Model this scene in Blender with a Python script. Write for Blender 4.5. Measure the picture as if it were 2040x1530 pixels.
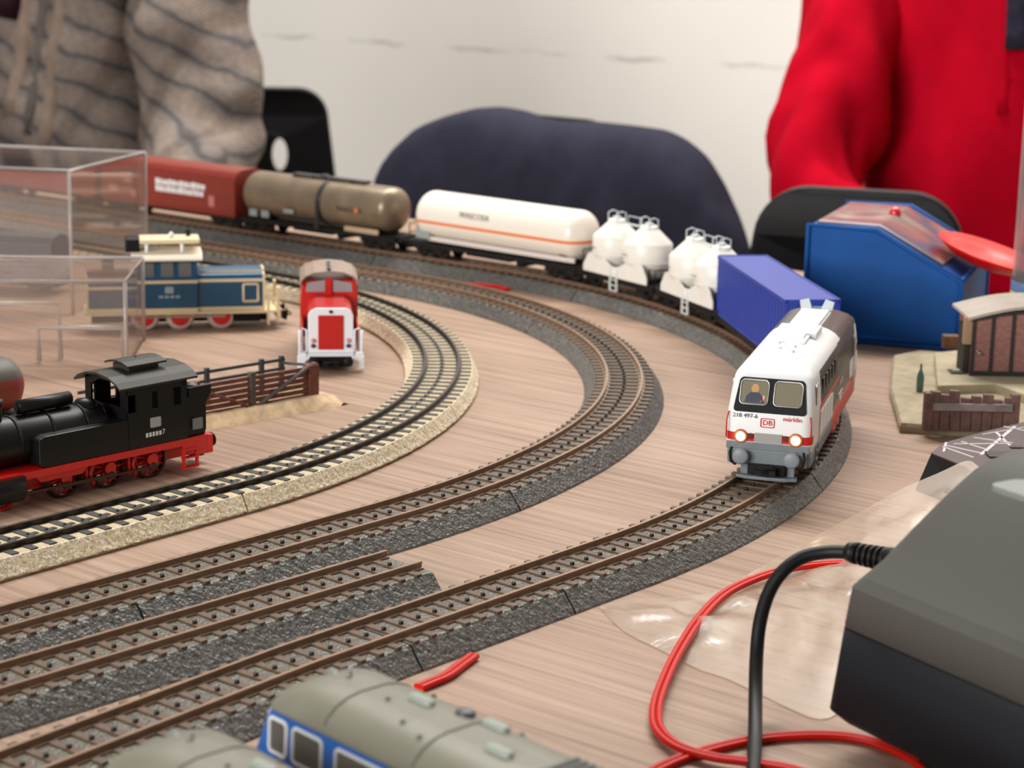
import bpy, bmesh, math, random
from mathutils import Vector, Matrix, noise
random.seed(7)
for o in list(bpy.data.objects): bpy.data.objects.remove(o)
scn = bpy.context.scene
col = scn.collection
R = math.radians
TZ = 740.0                      # table top above the floor, everything below is in millimetres
FPX, CAMH, PITCH, ROLL = 3958.0, 224.3, R(12.69), R(-1.07)

# ---------------------------------------------------------------- camera, world, light
cam = bpy.data.cameras.new('camera'); camo = bpy.data.objects.new('camera', cam); col.objects.link(camo)
cam.sensor_width = 36.0; cam.lens = FPX / 2040 * 36; cam.clip_start = 0.02; cam.clip_end = 50
fwd = Vector((0, math.cos(PITCH), -math.sin(PITCH))); up0 = Vector((0, math.sin(PITCH), math.cos(PITCH))); rt0 = Vector((1, 0, 0))
c_, s_ = math.cos(ROLL), math.sin(ROLL)
rt = rt0 * c_ - up0 * s_          # image x axis in the world
dn = -rt0 * s_ - up0 * c_         # image y axis in the world
upv = -dn
m = Matrix((rt, upv, -fwd)).transposed().to_4x4(); m.translation = Vector((0, 0, (TZ + CAMH) * .001))
camo.matrix_world = m
cam.dof.use_dof = True; cam.dof.focus_distance = 0.74; cam.dof.aperture_fstop = 21.0; cam.dof.aperture_blades = 0
scn.camera = camo
scn.cycles.transparent_max_bounces = 48
scn.view_settings.view_transform = 'Standard'; scn.view_settings.look = 'None'
scn.view_settings.gamma = 1.0; scn.view_settings.use_curve_mapping = False
scn.view_settings.exposure = -0.28
w = bpy.data.worlds.new('world'); scn.world = w; w.use_nodes = True
bg = w.node_tree.nodes['Background']; bg.inputs[0].default_value = (1.0, 0.985, 0.965, 1); bg.inputs[1].default_value = 0.3
def area(name, loc, target, size, power, colr):
    l = bpy.data.lights.new(name, 'AREA'); l.shape = 'RECTANGLE'; l.size, l.size_y = size; l.energy = power; l.color = colr
    o = bpy.data.objects.new(name, l); col.objects.link(o); o.location = loc
    o.rotation_euler = (Vector(target) - Vector(loc)).to_track_quat('-Z', 'Y').to_euler(); return o
area('window_left_offscreen', (-2.3, -1.7, 1.75), (0.0, 1.1, 1.45), (2.0, 1.5), 150, (1.0, 0.985, 0.97))
area('ceiling_lamp_offscreen', (0.15, 2.1, 2.58), (0.15, 2.1, .74), (2.0, 0.6), 100, (1.0, 0.965, 0.92))

# ---------------------------------------------------------------- helpers
def P(px, py, z=0.0):
    """photo pixel -> point (mm) at height z above the table top"""
    x = (px - 1020) / FPX; y = (py - 765) / FPX
    x, y = c_ * x - s_ * y, s_ * x + c_ * y
    dx, dy, dz = x, math.cos(PITCH) - y * math.sin(PITCH), -math.sin(PITCH) - y * math.cos(PITCH)
    t = (z - CAMH) / dz
    return Vector((dx * t, dy * t, z))
def PD(px, py, d):
    q = P(px, py, -10000) - Vector((0, 0, CAMH)); q *= d / q.y
    return q + Vector((0, 0, CAMH))
def Wm(v): return Vector((v[0] * .001, v[1] * .001, (TZ + v[2]) * .001))
MATS = {}
def nodes_of(name):
    mt = bpy.data.materials.new(name); mt.use_nodes = True; nt = mt.node_tree
    return mt, nt, nt.nodes['Principled BSDF']
def lin(c): return tuple(((v / 255) / 12.92 if v / 255 <= .04045 else ((v / 255 + .055) / 1.055) ** 2.4) for v in c)
def mat(name, rgb, rough=.5, metal=0.0, var=0.0, vscale=120, bump=0.0, bscale=400, coat=0.0, emit=None, es=0, spec=None, sub=None):
    """plain paint / plastic: sRGB colour with a little noise variation and fine relief"""
    if name in MATS: return MATS[name]
    mt, nt, b = nodes_of(name); L = lin(rgb)
    b.inputs['Base Color'].default_value = (*L, 1); b.inputs['Roughness'].default_value = rough; b.inputs['Metallic'].default_value = metal
    if coat: b.inputs['Coat Weight'].default_value = coat; b.inputs['Coat Roughness'].default_value = .1
    if spec is not None: b.inputs['Specular IOR Level'].default_value = spec
    if emit: b.inputs['Emission Color'].default_value = (*lin(emit), 1); b.inputs['Emission Strength'].default_value = es
    tc = nt.nodes.new('ShaderNodeTexCoord')
    if var:
        n = nt.nodes.new('ShaderNodeTexNoise'); n.inputs['Scale'].default_value = vscale; n.inputs['Detail'].default_value = 4
        nt.links.new(tc.outputs['Object'], n.inputs['Vector'])
        r = nt.nodes.new('ShaderNodeValToRGB'); r.color_ramp.elements[0].position = .3; r.color_ramp.elements[1].position = .7
        r.color_ramp.elements[0].color = (*[max(0, v * (1 - var)) for v in L], 1); r.color_ramp.elements[1].color = (*[min(1, v * (1 + var)) for v in L], 1)
        nt.links.new(n.outputs['Fac'], r.inputs[0]); nt.links.new(r.outputs[0], b.inputs['Base Color'])
    if bump:
        n = nt.nodes.new('ShaderNodeTexNoise'); n.inputs['Scale'].default_value = bscale; n.inputs['Detail'].default_value = 3
        nt.links.new(tc.outputs['Object'], n.inputs['Vector'])
        bp = nt.nodes.new('ShaderNodeBump'); bp.inputs['Strength'].default_value = bump; bp.inputs['Distance'].default_value = .001
        nt.links.new(n.outputs['Fac'], bp.inputs['Height']); nt.links.new(bp.outputs[0], b.inputs['Normal'])
    MATS[name] = mt; return mt
def paint(name, base, layers, rough=.35, coat=0.0, metal=0.0, grime=0.0):
    """painted livery: later layers cover earlier ones. layer = (rgb, {'x':(a,b),'y':..,'z':..,'ay':..}, skew) in mm of the object"""
    mt, nt, b = nodes_of(name); N, Lk = nt.nodes, nt.links
    b.inputs['Roughness'].default_value = rough; b.inputs['Metallic'].default_value = metal
    if coat: b.inputs['Coat Weight'].default_value = coat; b.inputs['Coat Roughness'].default_value = .08
    tc = N.new('ShaderNodeTexCoord'); sp = N.new('ShaderNodeSeparateXYZ'); Lk.new(tc.outputs['Object'], sp.inputs[0])
    ab = N.new('ShaderNodeMath'); ab.operation = 'ABSOLUTE'; Lk.new(sp.outputs[1], ab.inputs[0])
    src = {'x': sp.outputs[0], 'y': sp.outputs[1], 'z': sp.outputs[2], 'ay': ab.outputs[0]}
    cur = None
    for L in layers:
        rgb, rng = L[0], L[1]; skew = L[2] if len(L) > 2 else 0
        mask = None
        for ax, (lo, hi) in rng.items():
            s = src[ax]
            if ax == 'x' and skew:       # slanted limit: x + skew*z
                k = N.new('ShaderNodeMath'); k.operation = 'MULTIPLY_ADD'; Lk.new(src['z'], k.inputs[0]); k.inputs[1].default_value = skew; Lk.new(src['x'], k.inputs[2]); s = k.outputs[0]
            if ax == 'z' and skew and 'x' not in rng:
                k = N.new('ShaderNodeMath'); k.operation = 'MULTIPLY_ADD'; Lk.new(src['x'], k.inputs[0]); k.inputs[1].default_value = skew; Lk.new(src['z'], k.inputs[2]); s = k.outputs[0]
            c = N.new('ShaderNodeMath'); c.operation = 'COMPARE'; Lk.new(s, c.inputs[0])
            c.inputs[1].default_value = (lo + hi) / 2 * .001; c.inputs[2].default_value = (hi - lo) / 2 * .001
            if mask is None: mask = c.outputs[0]
            else:
                mu = N.new('ShaderNodeMath'); mu.operation = 'MULTIPLY'; Lk.new(mask, mu.inputs[0]); Lk.new(c.outputs[0], mu.inputs[1]); mask = mu.outputs[0]
        mx = N.new('ShaderNodeMix'); mx.data_type = 'RGBA'; Lk.new(mask, mx.inputs[0])
        if cur is None: mx.inputs[6].default_value = (*lin(base), 1)
        else: Lk.new(cur, mx.inputs[6])
        mx.inputs[7].default_value = (*lin(rgb), 1); cur = mx.outputs[2]
    if grime:
        n = N.new('ShaderNodeTexNoise'); n.inputs['Scale'].default_value = 60; n.inputs['Detail'].default_value = 5; Lk.new(tc.outputs['Object'], n.inputs['Vector'])
        mx = N.new('ShaderNodeMix'); mx.data_type = 'RGBA'; mx.blend_type = 'MULTIPLY'; mx.inputs[0].default_value = grime
        Lk.new(cur, mx.inputs[6]); Lk.new(n.outputs['Fac'], mx.inputs[7]); cur = mx.outputs[2]
    Lk.new(cur, b.inputs['Base Color']); MATS[name] = mt; return mt
def clear(name, tint=(255, 255, 255), op=.12, rough=.05, filmc=(235, 225, 215), gloss=.5):
    """thin clear plastic: mostly see-through with fresnel gloss and a slight milky body"""
    mt = bpy.data.materials.new(name); mt.use_nodes = True; nt = mt.node_tree; N, Lk = nt.nodes, nt.links
    N.remove(N['Principled BSDF']); out = N['Material Output']
    tr = N.new('ShaderNodeBsdfTransparent'); tr.inputs[0].default_value = (*lin(tint), 1)
    df = N.new('ShaderNodeBsdfDiffuse'); df.inputs[0].default_value = (*lin(filmc), 1)
    gl = N.new('ShaderNodeBsdfGlossy'); gl.inputs['Roughness'].default_value = rough
    m1 = N.new('ShaderNodeMixShader'); m1.inputs[0].default_value = op; Lk.new(tr.outputs[0], m1.inputs[1]); Lk.new(df.outputs[0], m1.inputs[2])
    fr = N.new('ShaderNodeFresnel'); fr.inputs[0].default_value = 1.45
    mu = N.new('ShaderNodeMath'); mu.operation = 'MULTIPLY'; Lk.new(fr.outputs[0], mu.inputs[0]); mu.inputs[1].default_value = gloss * 2
    m2 = N.new('ShaderNodeMixShader'); Lk.new(mu.outputs[0], m2.inputs[0]); Lk.new(m1.outputs[0], m2.inputs[1]); Lk.new(gl.outputs[0], m2.inputs[2])
    Lk.new(m2.outputs[0], out.inputs[0]); MATS[name] = mt; return mt

class B:
    """collects shapes (mm) that become ONE mesh object"""
    def __init__(s): s.v = []; s.f = []; s.m = []; s.sm = []
    def add(s, vs, fs, m=0, sm=False):
        k = len(s.v); s.v += [tuple(q) for q in vs]
        for f in fs: s.f.append(tuple(k + i for i in f)); s.m.append(m); s.sm.append(sm)
        return s
    def box(s, x0, x1, y0, y1, z0, z1, m=0):
        vs = [(x, y, z) for z in (z0, z1) for y in (y0, y1) for x in (x0, x1)]
        return s.add(vs, [(0, 2, 3, 1), (4, 5, 7, 6), (0, 1, 5, 4), (2, 6, 7, 3), (0, 4, 6, 2), (1, 3, 7, 5)], m)
    def loft(s, loops, m=0, sm=True, cap=(True, True)):
        n = len(loops[0]); vs = [p for l in loops for p in l]; fs = []
        for i in range(len(loops) - 1):
            for j in range(n):
                a, b2 = i * n + j, i * n + (j + 1) % n
                fs.append((a, b2, b2 + n, a + n))
        s.add(vs, fs, m, sm)
        k = len(s.v) - len(vs)
        if cap[0]: s.f.append(tuple(k + j for j in reversed(range(n)))); s.m.append(m); s.sm.append(False)
        if cap[1]: s.f.append(tuple(k + (len(loops) - 1) * n + j for j in range(n))); s.m.append(m); s.sm.append(False)
        return s
    def cyl(s, a, b, r0, r1=None, n=14, m=0, cap=(True, True), sm=True):
        r1 = r0 if r1 is None else r1; a, b = Vector(a), Vector(b); d = (b - a).normalized()
        u = d.orthogonal().normalized(); w_ = d.cross(u)
        L = [[c + (u * math.cos(t) + w_ * math.sin(t)) * r for t in [2 * math.pi * i / n for i in range(n)]] for c, r in ((a, r0), (b, r1))]
        return s.loft(L, m, sm, cap)
    def lathe(s, prof, c=(0, 0, 0), axis='z', n=24, m=0, cap=(True, True)):
        """prof: (radius, height) pairs along the axis"""
        L = []
        for r, h in prof:
            ring = []
            for i in range(n):
                t = 2 * math.pi * i / n; a, b2 = r * math.cos(t), r * math.sin(t)
                p = {'z': (a, b2, h), 'x': (h, a, b2), 'y': (b2, h, a)}[axis]
                ring.append((c[0] + p[0], c[1] + p[1], c[2] + p[2]))
            L.append(ring)
        return s.loft(L, m, True, cap)
    def prism(s, poly, axis, d0, d1, m=0, sm=False):
        mk = {'x': lambda p, d: (d, p[0], p[1]), 'y': lambda p, d: (p[0], d, p[1]), 'z': lambda p, d: (p[0], p[1], d)}[axis]
        return s.loft([[mk(p, d0) for p in poly], [mk(p, d1) for p in poly]], m, sm)
    def tube(s, pts, r, n=8, m=0, closed=False):
        pts = [Vector(p) for p in pts]; L = []; N_ = len(pts); u = None
        for i, p in enumerate(pts):
            if closed: t = pts[(i + 1) % N_] - pts[i - 1]
            else: t = pts[min(i + 1, N_ - 1)] - pts[max(i - 1, 0)]
            t.normalize()
            if u is None: u = t.orthogonal().normalized()
            u = (u - t * u.dot(t)).normalized(); w_ = t.cross(u)
            L.append([p + (u * math.cos(2 * math.pi * k / n) + w_ * math.sin(2 * math.pi * k / n)) * r for k in range(n)])
        if closed: L.append(L[0]); return s.loft(L, m, True, (False, False))
        return s.loft(L, m, True)
    def grid(s, g, m=0, sm=True):
        ny, nx = len(g), len(g[0]); vs = [p for row in g for p in row]
        return s.add(vs, [(j * nx + i, j * nx + i + 1, (j + 1) * nx + i + 1, (j + 1) * nx + i) for j in range(ny - 1) for i in range(nx - 1)], m, sm)
    def out(s, name, mats, parent=None, loc=(0, 0, 0), rot=(0, 0, 0), bevel=0, world=False):
        me = bpy.data.meshes.new(name); me.from_pydata([(x * .001, y * .001, z * .001) for x, y, z in s.v], [], s.f); me.update()
        for mt in (mats if isinstance(mats, (list, tuple)) else [mats]): me.materials.append(mt)
        me.polygons.foreach_set('material_index', s.m); me.polygons.foreach_set('use_smooth', s.sm)
        bm = bmesh.new(); bm.from_mesh(me); bmesh.ops.recalc_face_normals(bm, faces=bm.faces); bm.to_mesh(me); bm.free()
        o = bpy.data.objects.new(name, me); col.objects.link(o)
        o.location = [v * .001 for v in loc]; o.rotation_euler = rot
        if parent: o.parent = parent
        elif world: o.location = Wm(loc)
        if bevel:
            bv = o.modifiers.new('bevel', 'BEVEL'); bv.width = bevel * .001; bv.segments = 2; bv.limit_method = 'ANGLE'; bv.angle_limit = R(40)
        return o
def tag(o, label, cat, group=None, kind=None):
    o['label'] = label; o['category'] = cat
    if group: o['group'] = group
    if kind: o['kind'] = kind
    return o
def thing(name, label, cat, loc, rz=0.0, group=None):
    o = bpy.data.objects.new(name, None); col.objects.link(o); o.empty_display_size = .01
    o.location = Wm(loc); o.rotation_euler = (0, 0, rz); return tag(o, label, cat, group)
def dup(o, parent, loc, rz=0.0):
    c = o.copy(); col.objects.link(c); c.parent = parent; c.location = [v * .001 for v in loc]; c.rotation_euler = (0, 0, rz)
    for ch in o.children:
        d = ch.copy(); col.objects.link(d); d.parent = c
    return c
def copy_tree(o, parent=None):
    c = o.copy(); col.objects.link(c); c.parent = parent
    for ch in o.children: copy_tree(ch, c)
    return c
def rr(a, b, r, n=4, cx=0, cy=0):
    """rounded rectangle outline, half sizes a, b"""
    r = min(r, a * .999, b * .999); pts = []
    for (sx, sy, t0) in ((1, 1, 0), (-1, 1, 90), (-1, -1, 180), (1, -1, 270)):
        for k in range(n + 1):
            t = R(t0 + 90 * k / n); pts.append((cx + sx * (a - r) + r * math.cos(t), cy + sy * (b - r) + r * math.sin(t)))
    return pts
def ell(a, b, n=20, cx=0, cy=0): return [(cx + a * math.cos(2 * math.pi * i / n), cy + b * math.sin(2 * math.pi * i / n)) for i in range(n)]
def shell(rows, n=5):
    """rows of (z, half length, half width, corner radius) -> loops of a rounded body"""
    return [[(x, y, z) for x, y in rr(a, b, r, n)] for z, a, b, r in rows]
def text(name, s, size, mtl, parent, mtx, depth=.15, align='CENTER', sx=1.0):
    """flat printed lettering as a thin mesh; mtx maps text plane (mm) to the parent's frame"""
    cu = bpy.data.curves.new('t', 'FONT'); cu.body = s; cu.size = size * .001; cu.extrude = depth * .0005; cu.align_x = align; cu.align_y = 'CENTER'; cu.resolution_u = 2
    to = bpy.data.objects.new('t', cu); col.objects.link(to)
    me = bpy.data.meshes.new_from_object(to.evaluated_get(bpy.context.evaluated_depsgraph_get()))
    bpy.data.objects.remove(to); me.materials.clear(); me.materials.append(mtl)
    if sx != 1.0: me.transform(Matrix.Diagonal((sx, 1, 1, 1)))
    me.transform(mtx); o = bpy.data.objects.new(name, me); col.objects.link(o); o.parent = parent; return o
def frame_mtx(origin, xdir, ydir):
    x = Vector(xdir).normalized(); y = Vector(ydir).normalized(); z = x.cross(y)
    mm = Matrix((x, y, z)).transposed().to_4x4(); mm.translation = Vector(origin) * .001; return mm
black = mat('matt_black', (16, 15, 15), .55, var=.2, spec=.25)
dkgrey = mat('underframe_black', (24, 22, 21), .6, var=.3, spec=.25)
white = mat('white_plastic', (238, 238, 236), .3)
steel = mat('bright_steel', (170, 168, 165), .3, .9)
red = mat('red_paint', (205, 22, 16), .4)
letw = mat('white_print', (225, 225, 225), .6)
glass = clear('window_glass', (190, 195, 195), .15, .05, (150, 150, 145), .5)

# ---------------------------------------------------------------- setting: floor, wall, table
AN = R(51.5); NV = Vector((math.cos(AN), math.sin(AN), 0)); TV = Vector((math.sin(AN), -math.cos(AN), 0))   # away from the camera side / along the table
def NT(n, t, z=0): return NV * n + TV * t + Vector((0, 0, z))
def wallmat():
    mt, nt, b = nodes_of('painted_wall'); N, Lk = nt.nodes, nt.links; b.inputs['Roughness'].default_value = .8
    tc = N.new('ShaderNodeTexCoord'); n = N.new('ShaderNodeTexNoise'); n.inputs['Scale'].default_value = 3; n.inputs['Detail'].default_value = 6; Lk.new(tc.outputs['Object'], n.inputs['Vector'])
    r = N.new('ShaderNodeValToRGB'); r.color_ramp.elements[0].color = (*lin((218, 213, 206)), 1); r.color_ramp.elements[1].color = (*lin((232, 227, 219)), 1); Lk.new(n.outputs['Fac'], r.inputs[0])
    # a scuffed horizontal line where chair backs rub the wall
    sp = N.new('ShaderNodeSeparateXYZ'); Lk.new(tc.outputs['Object'], sp.inputs[0])
    n2 = N.new('ShaderNodeTexNoise'); n2.inputs['Scale'].default_value = 14; n2.inputs['Detail'].default_value = 6; Lk.new(tc.outputs['Object'], n2.inputs['Vector'])
    ad = N.new('ShaderNodeMath'); ad.operation = 'MULTIPLY_ADD'; Lk.new(n2.outputs['Fac'], ad.inputs[0]); ad.inputs[1].default_value = .018; Lk.new(sp.outputs[2], ad.inputs[2])
    cm = N.new('ShaderNodeMath'); cm.operation = 'COMPARE'; Lk.new(ad.outputs[0], cm.inputs[0]); cm.inputs[1].default_value = .776 + .009; cm.inputs[2].default_value = .0035
    n3 = N.new('ShaderNodeTexNoise'); n3.inputs['Scale'].default_value = 9; n3.inputs['Detail'].default_value = 5; Lk.new(tc.outputs['Object'], n3.inputs['Vector'])
    g3 = N.new('ShaderNodeMapRange'); g3.inputs[1].default_value = .45; g3.inputs[2].default_value = .6; Lk.new(n3.outputs['Fac'], g3.inputs[0]); mu = N.new('ShaderNodeMath'); mu.operation = 'MULTIPLY'; Lk.new(cm.outputs[0], mu.inputs[0]); Lk.new(g3.outputs[0], mu.inputs[1])
    mx = N.new('ShaderNodeMix'); mx.data_type = 'RGBA'; Lk.new(mu.outputs[0], mx.inputs[0]); Lk.new(r.outputs[0], mx.inputs[6]); mx.inputs[7].default_value = (*lin((192, 187, 179)), 1)
    Lk.new(mx.outputs[2], b.inputs['Base Color']); return mt
b = B(); b.box(-3200, 3200, 0, 120, 0, 2600)
o = b.out('wall_back', wallmat()); o.location = NT(2650, -700) * .001; o.rotation_euler = (0, 0, AN - math.pi / 2); o['kind'] = 'structure'; o['label'] = 'off-white painted wall with a faint scuffed line'
b = B(); b.box(-3200, 3200, -18, 0, 0, 90)
o = b.out('baseboard_back', mat('baseboard', (120, 115, 108), .5)); o.location = NT(2650, -700) * .001; o.rotation_euler = (0, 0, AN - math.pi / 2); o['kind'] = 'structure'
b = B(); b.box(-4000, 4000, -2500, 4500, -60, 0)
o = b.out('floor', mat('floor_linoleum', (140, 134, 126), .5, var=.08, vscale=6)); o['kind'] = 'structure'; o['label'] = 'grey linoleum floor under the table'
def woodmat():
    mt, nt, b = nodes_of('laminate_wood'); N, Lk = nt.nodes, nt.links
    b.inputs['Roughness'].default_value = .5; b.inputs['Specular IOR Level'].default_value = .35
    tc = N.new('ShaderNodeTexCoord'); mp = N.new('ShaderNodeMapping'); mp.inputs['Rotation'].default_value = (0, 0, R(-6)); mp.inputs['Scale'].default_value = (3.0, 105, 1)
    Lk.new(tc.outputs['Object'], mp.inputs[0])
    n = N.new('ShaderNodeTexNoise'); n.inputs['Scale'].default_value = 2.6; n.inputs['Detail'].default_value = 8; n.inputs['Roughness'].default_value = .62; n.inputs['Distortion'].default_value = .5; Lk.new(mp.outputs[0], n.inputs['Vector'])
    r = N.new('ShaderNodeValToRGB'); e = r.color_ramp.elements
    e[0].position = .28; e[0].color = (*lin((130, 102, 82)), 1); e[1].position = .75; e[1].color = (*lin((186, 160, 138)), 1)
    k = r.color_ramp.elements.new(.5); k.color = (*lin((168, 139, 118)), 1); Lk.new(n.outputs['Fac'], r.inputs[0])
    mp2 = N.new('ShaderNodeMapping'); mp2.inputs['Rotation'].default_value = (0, 0, R(-6)); mp2.inputs['Scale'].default_value = (1.2, 9, 1); Lk.new(tc.outputs['Object'], mp2.inputs[0])
    n2 = N.new('ShaderNodeTexNoise'); n2.inputs['Scale'].default_value = 1.6; n2.inputs['Detail'].default_value = 3; Lk.new(mp2.outputs[0], n2.inputs['Vector'])
    r2 = N.new('ShaderNodeValToRGB'); r2.color_ramp.elements[0].position = .35; r2.color_ramp.elements[0].color = (.86, .82, .8, 1); r2.color_ramp.elements[1].position = .65; r2.color_ramp.elements[1].color = (1, 1, 1, 1); Lk.new(n2.outputs['Fac'], r2.inputs[0])
    mx = N.new('ShaderNodeMix'); mx.data_type = 'RGBA'; mx.blend_type = 'MULTIPLY'; mx.inputs[0].default_value = 1; Lk.new(r.outputs[0], mx.inputs[6]); Lk.new(r2.outputs[0], mx.inputs[7])
    Lk.new(mx.outputs[2], b.inputs['Base Color'])
    bp = N.new('ShaderNodeBump'); bp.inputs['Strength'].default_value = .12; bp.inputs['Distance'].default_value = .0004; Lk.new(n.outputs['Fac'], bp.inputs['Height']); Lk.new(bp.outputs[0], b.inputs['Normal'])
    return mt
wood = woodmat()
tt = thing('table', 'long table with pinkish beige wood-grain laminate top under the model railway', 'table', NT(630, -750, -TZ), AN - math.pi / 2)
# local x runs along the table, local y towards the wall
b = B(); b.box(-1250, 1250, -570, 570, TZ - 26, TZ); b.out('table_top', wood, tt, bevel=2)
tl = mat('table_leg_metal', (90, 90, 92), .4, .6)
for sx in (-1190, 1190):
    for sy in (-510, 510):
        b = B(); b.box(sx - 20, sx + 20, sy - 20, sy + 20, 0, TZ - 26); b.out('leg', tl, tt, bevel=2)
for sy in (-510, 510):
    b = B(); b.box(-1170, 1170, sy - 12, sy + 12, TZ - 76, TZ - 26); b.out('apron', tl, tt)

# ---------------------------------------------------------------- tracks
def polar(cx, cy, a): return Vector((cx + math.cos(a[0]) * a[1], cy + math.sin(a[0]) * a[1], 0))
def mkpath(cx, cy, r, a0, a1, l0, kink, lead, tail, smooth=0):
    """dense centre line (1 mm): lead-in straight, kink, straight l0, arc, straight tail"""
    a0, a1, kink = R(a0), R(a1), R(kink)
    n0 = Vector((math.cos(a0), math.sin(a0), 0)); t0 = Vector((-n0.y, n0.x, 0)); p0 = Vector((cx, cy, 0)) + n0 * r
    t2 = Vector((-math.sin(a0 + kink), math.cos(a0 + kink), 0)); pk = p0 - t0 * l0
    pts = [pk - t2 * s for s in range(lead, 0, -1)] + [p0 - t0 * (l0 - s) for s in range(0, int(l0))]
    k = 0
    while a0 + k / r < a1: a = a0 + k / r; pts.append(Vector((cx + r * math.cos(a), cy + r * math.sin(a), 0))); k += 1
    n1 = Vector((math.cos(a1), math.sin(a1), 0)); t1 = Vector((-n1.y, n1.x, 0)); p1 = Vector((cx, cy, 0)) + n1 * r
    pts += [p1 + t1 * s for s in range(0, tail)]
    if smooth:
        q = []
        for i in range(len(pts)):
            h = min(smooth, i, len(pts) - 1 - i); q.append(sum((pts[j] for j in range(i - h, i + h + 1)), Vector()) / (2 * h + 1))
        pts = q
    return pts
def tang(pts, i):
    i = max(1, min(len(pts) - 2, i)); return (pts[i + 1] - pts[i - 1]).normalized()
def sweep(b, pts, i0, i1, step, prof, m=0, sm=True, jitter=0.0, jrange=None):
    """sweep an open profile [(offset, z)] along the path, offset positive = outer side; closed at both ends"""
    idx = list(range(i0, i1, step)); idx = idx if idx[-1] == i1 else idx + [i1]; L = []
    for i in idx:
        t = tang(pts, i); nr = Vector((t.y, -t.x, 0)); p = pts[min(i, len(pts) - 1)]; ring = []
        for k, (o_, z) in enumerate(prof):
            q = p + nr * o_ + Vector((0, 0, z))
            if jitter and jrange(o_, z):
                q += nr * random.uniform(-jitter, jitter) + Vector((0, 0, random.uniform(-jitter, jitter)))
            ring.append(q)
        L.append(ring)
    return b.loft(L, m, sm)
def ballastmat(name, base, dark, speck, bedc, ztop, bscale=900, sp_thr=.67, bstr=1.0, rough=.62):
    mt, nt, b = nodes_of(name); N, Lk = nt.nodes, nt.links; b.inputs['Roughness'].default_value = rough
    tc = N.new('ShaderNodeTexCoord'); n = N.new('ShaderNodeTexVoronoi'); n.inputs['Scale'].default_value = bscale; Lk.new(tc.outputs['Object'], n.inputs['Vector'])
    r = N.new('ShaderNodeValToRGB'); r.color_ramp.elements[0].color = (*lin(dark), 1); r.color_ramp.elements[1].color = (*lin(base), 1); r.color_ramp.elements[1].position = .75
    sc = N.new('ShaderNodeSeparateColor'); Lk.new(n.outputs['Color'], sc.inputs[0]); Lk.new(sc.outputs[0], r.inputs[0])
    nz = N.new('ShaderNodeTexNoise'); nz.inputs['Scale'].default_value = bscale * .9; nz.inputs['Detail'].default_value = 1; Lk.new(tc.outputs['Object'], nz.inputs['Vector'])
    gt = N.new('ShaderNodeMath'); gt.operation = 'GREATER_THAN'; Lk.new(nz.outputs['Fac'], gt.inputs[0]); gt.inputs[1].default_value = sp_thr
    mx = N.new('ShaderNodeMix'); mx.data_type = 'RGBA'; Lk.new(gt.outputs[0], mx.inputs[0]); Lk.new(r.outputs[0], mx.inputs[6]); mx.inputs[7].default_value = (*lin(speck), 1)  # pale stones printed on the beige slopes; grey passes its base colour
    # flat bed on top keeps its own muted colour
    sp = N.new('ShaderNodeSeparateXYZ'); Lk.new(tc.outputs['Object'], sp.inputs[0]); g2 = N.new('ShaderNodeMath'); g2.operation = 'GREATER_THAN'; Lk.new(sp.outputs[2], g2.inputs[0]); g2.inputs[1].default_value = ztop * .001
    n4 = N.new('ShaderNodeTexNoise'); n4.inputs['Scale'].default_value = 300; Lk.new(tc.outputs['Object'], n4.inputs['Vector'])
    r4 = N.new('ShaderNodeValToRGB'); r4.color_ramp.elements[0].color = (*lin([v * .86 for v in bedc]), 1); r4.color_ramp.elements[1].color = (*lin([min(255, v * 1.1) for v in bedc]), 1); Lk.new(n4.outputs['Fac'], r4.inputs[0])
    m2 = N.new('ShaderNodeMix'); m2.data_type = 'RGBA'; Lk.new(g2.outputs[0], m2.inputs[0]); Lk.new(mx.outputs[2], m2.inputs[6]); Lk.new(r4.outputs[0], m2.inputs[7])
    Lk.new(m2.outputs[2], b.inputs['Base Color'])
    bp = N.new('ShaderNodeBump'); bp.inputs['Strength'].default_value = bstr; bp.inputs['Distance'].default_value = .0006; Lk.new(nz.outputs['Fac'], bp.inputs['Height']); Lk.new(bp.outputs[0], b.inputs['Normal'])
    return mt
bal_grey = ballastmat('grey_ballast', (114, 111, 105), (72, 71, 68), (114, 111, 105), (98, 93, 78), 7.35, 1000, .70, 1.0, .36)
bal_beige = ballastmat('beige_ballast', (236, 221, 188), (196, 176, 138), (252, 248, 236), (200, 181, 146), 7.75, 950, .62, .7)
railm = mat('brown_rail_metal', (150, 122, 100), .36, .45, var=.1)
railblk = mat('dark_rail_metal', (66, 57, 50), .38, .7, var=.2)
sleepm = mat('brown_sleeper', (94, 71, 52), .6, var=.22, vscale=700)
sleepk = mat('black_sleeper', (52, 49, 42), .5, var=.2, vscale=700)
studm = mat('contact_stud_black', (20, 18, 17), .45)
def rail_prof(o_, h0, h1, wf=1.55, wh=.62):
    """closed rail outline: foot, web, head"""
    return [(o_ - wf, h0), (o_ + wf, h0), (o_ + wf, h0 + .42), (o_ + .3, h0 + .55), (o_ + .3, h1 - .85), (o_ + wh, h1 - .7), (o_ + wh, h1 - .1), (o_ + wh - .12, h1), (o_ - wh + .12, h1), (o_ - wh, h1 - .1), (o_ - wh, h1 - .7), (o_ - .3, h1 - .85), (o_ - .3, h0 + .55), (o_ - wf, h0 + .42)]
def rail(pts, i0, i1, o_, root, org, mats, h0=7.7, h1=10.3, step=6):
    b = B(); sweep(b, [p - org for p in pts], i0, i1, step, rail_prof(o_, h0, h1), 0, False)
    return b.out('rail', mats, root)
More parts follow.
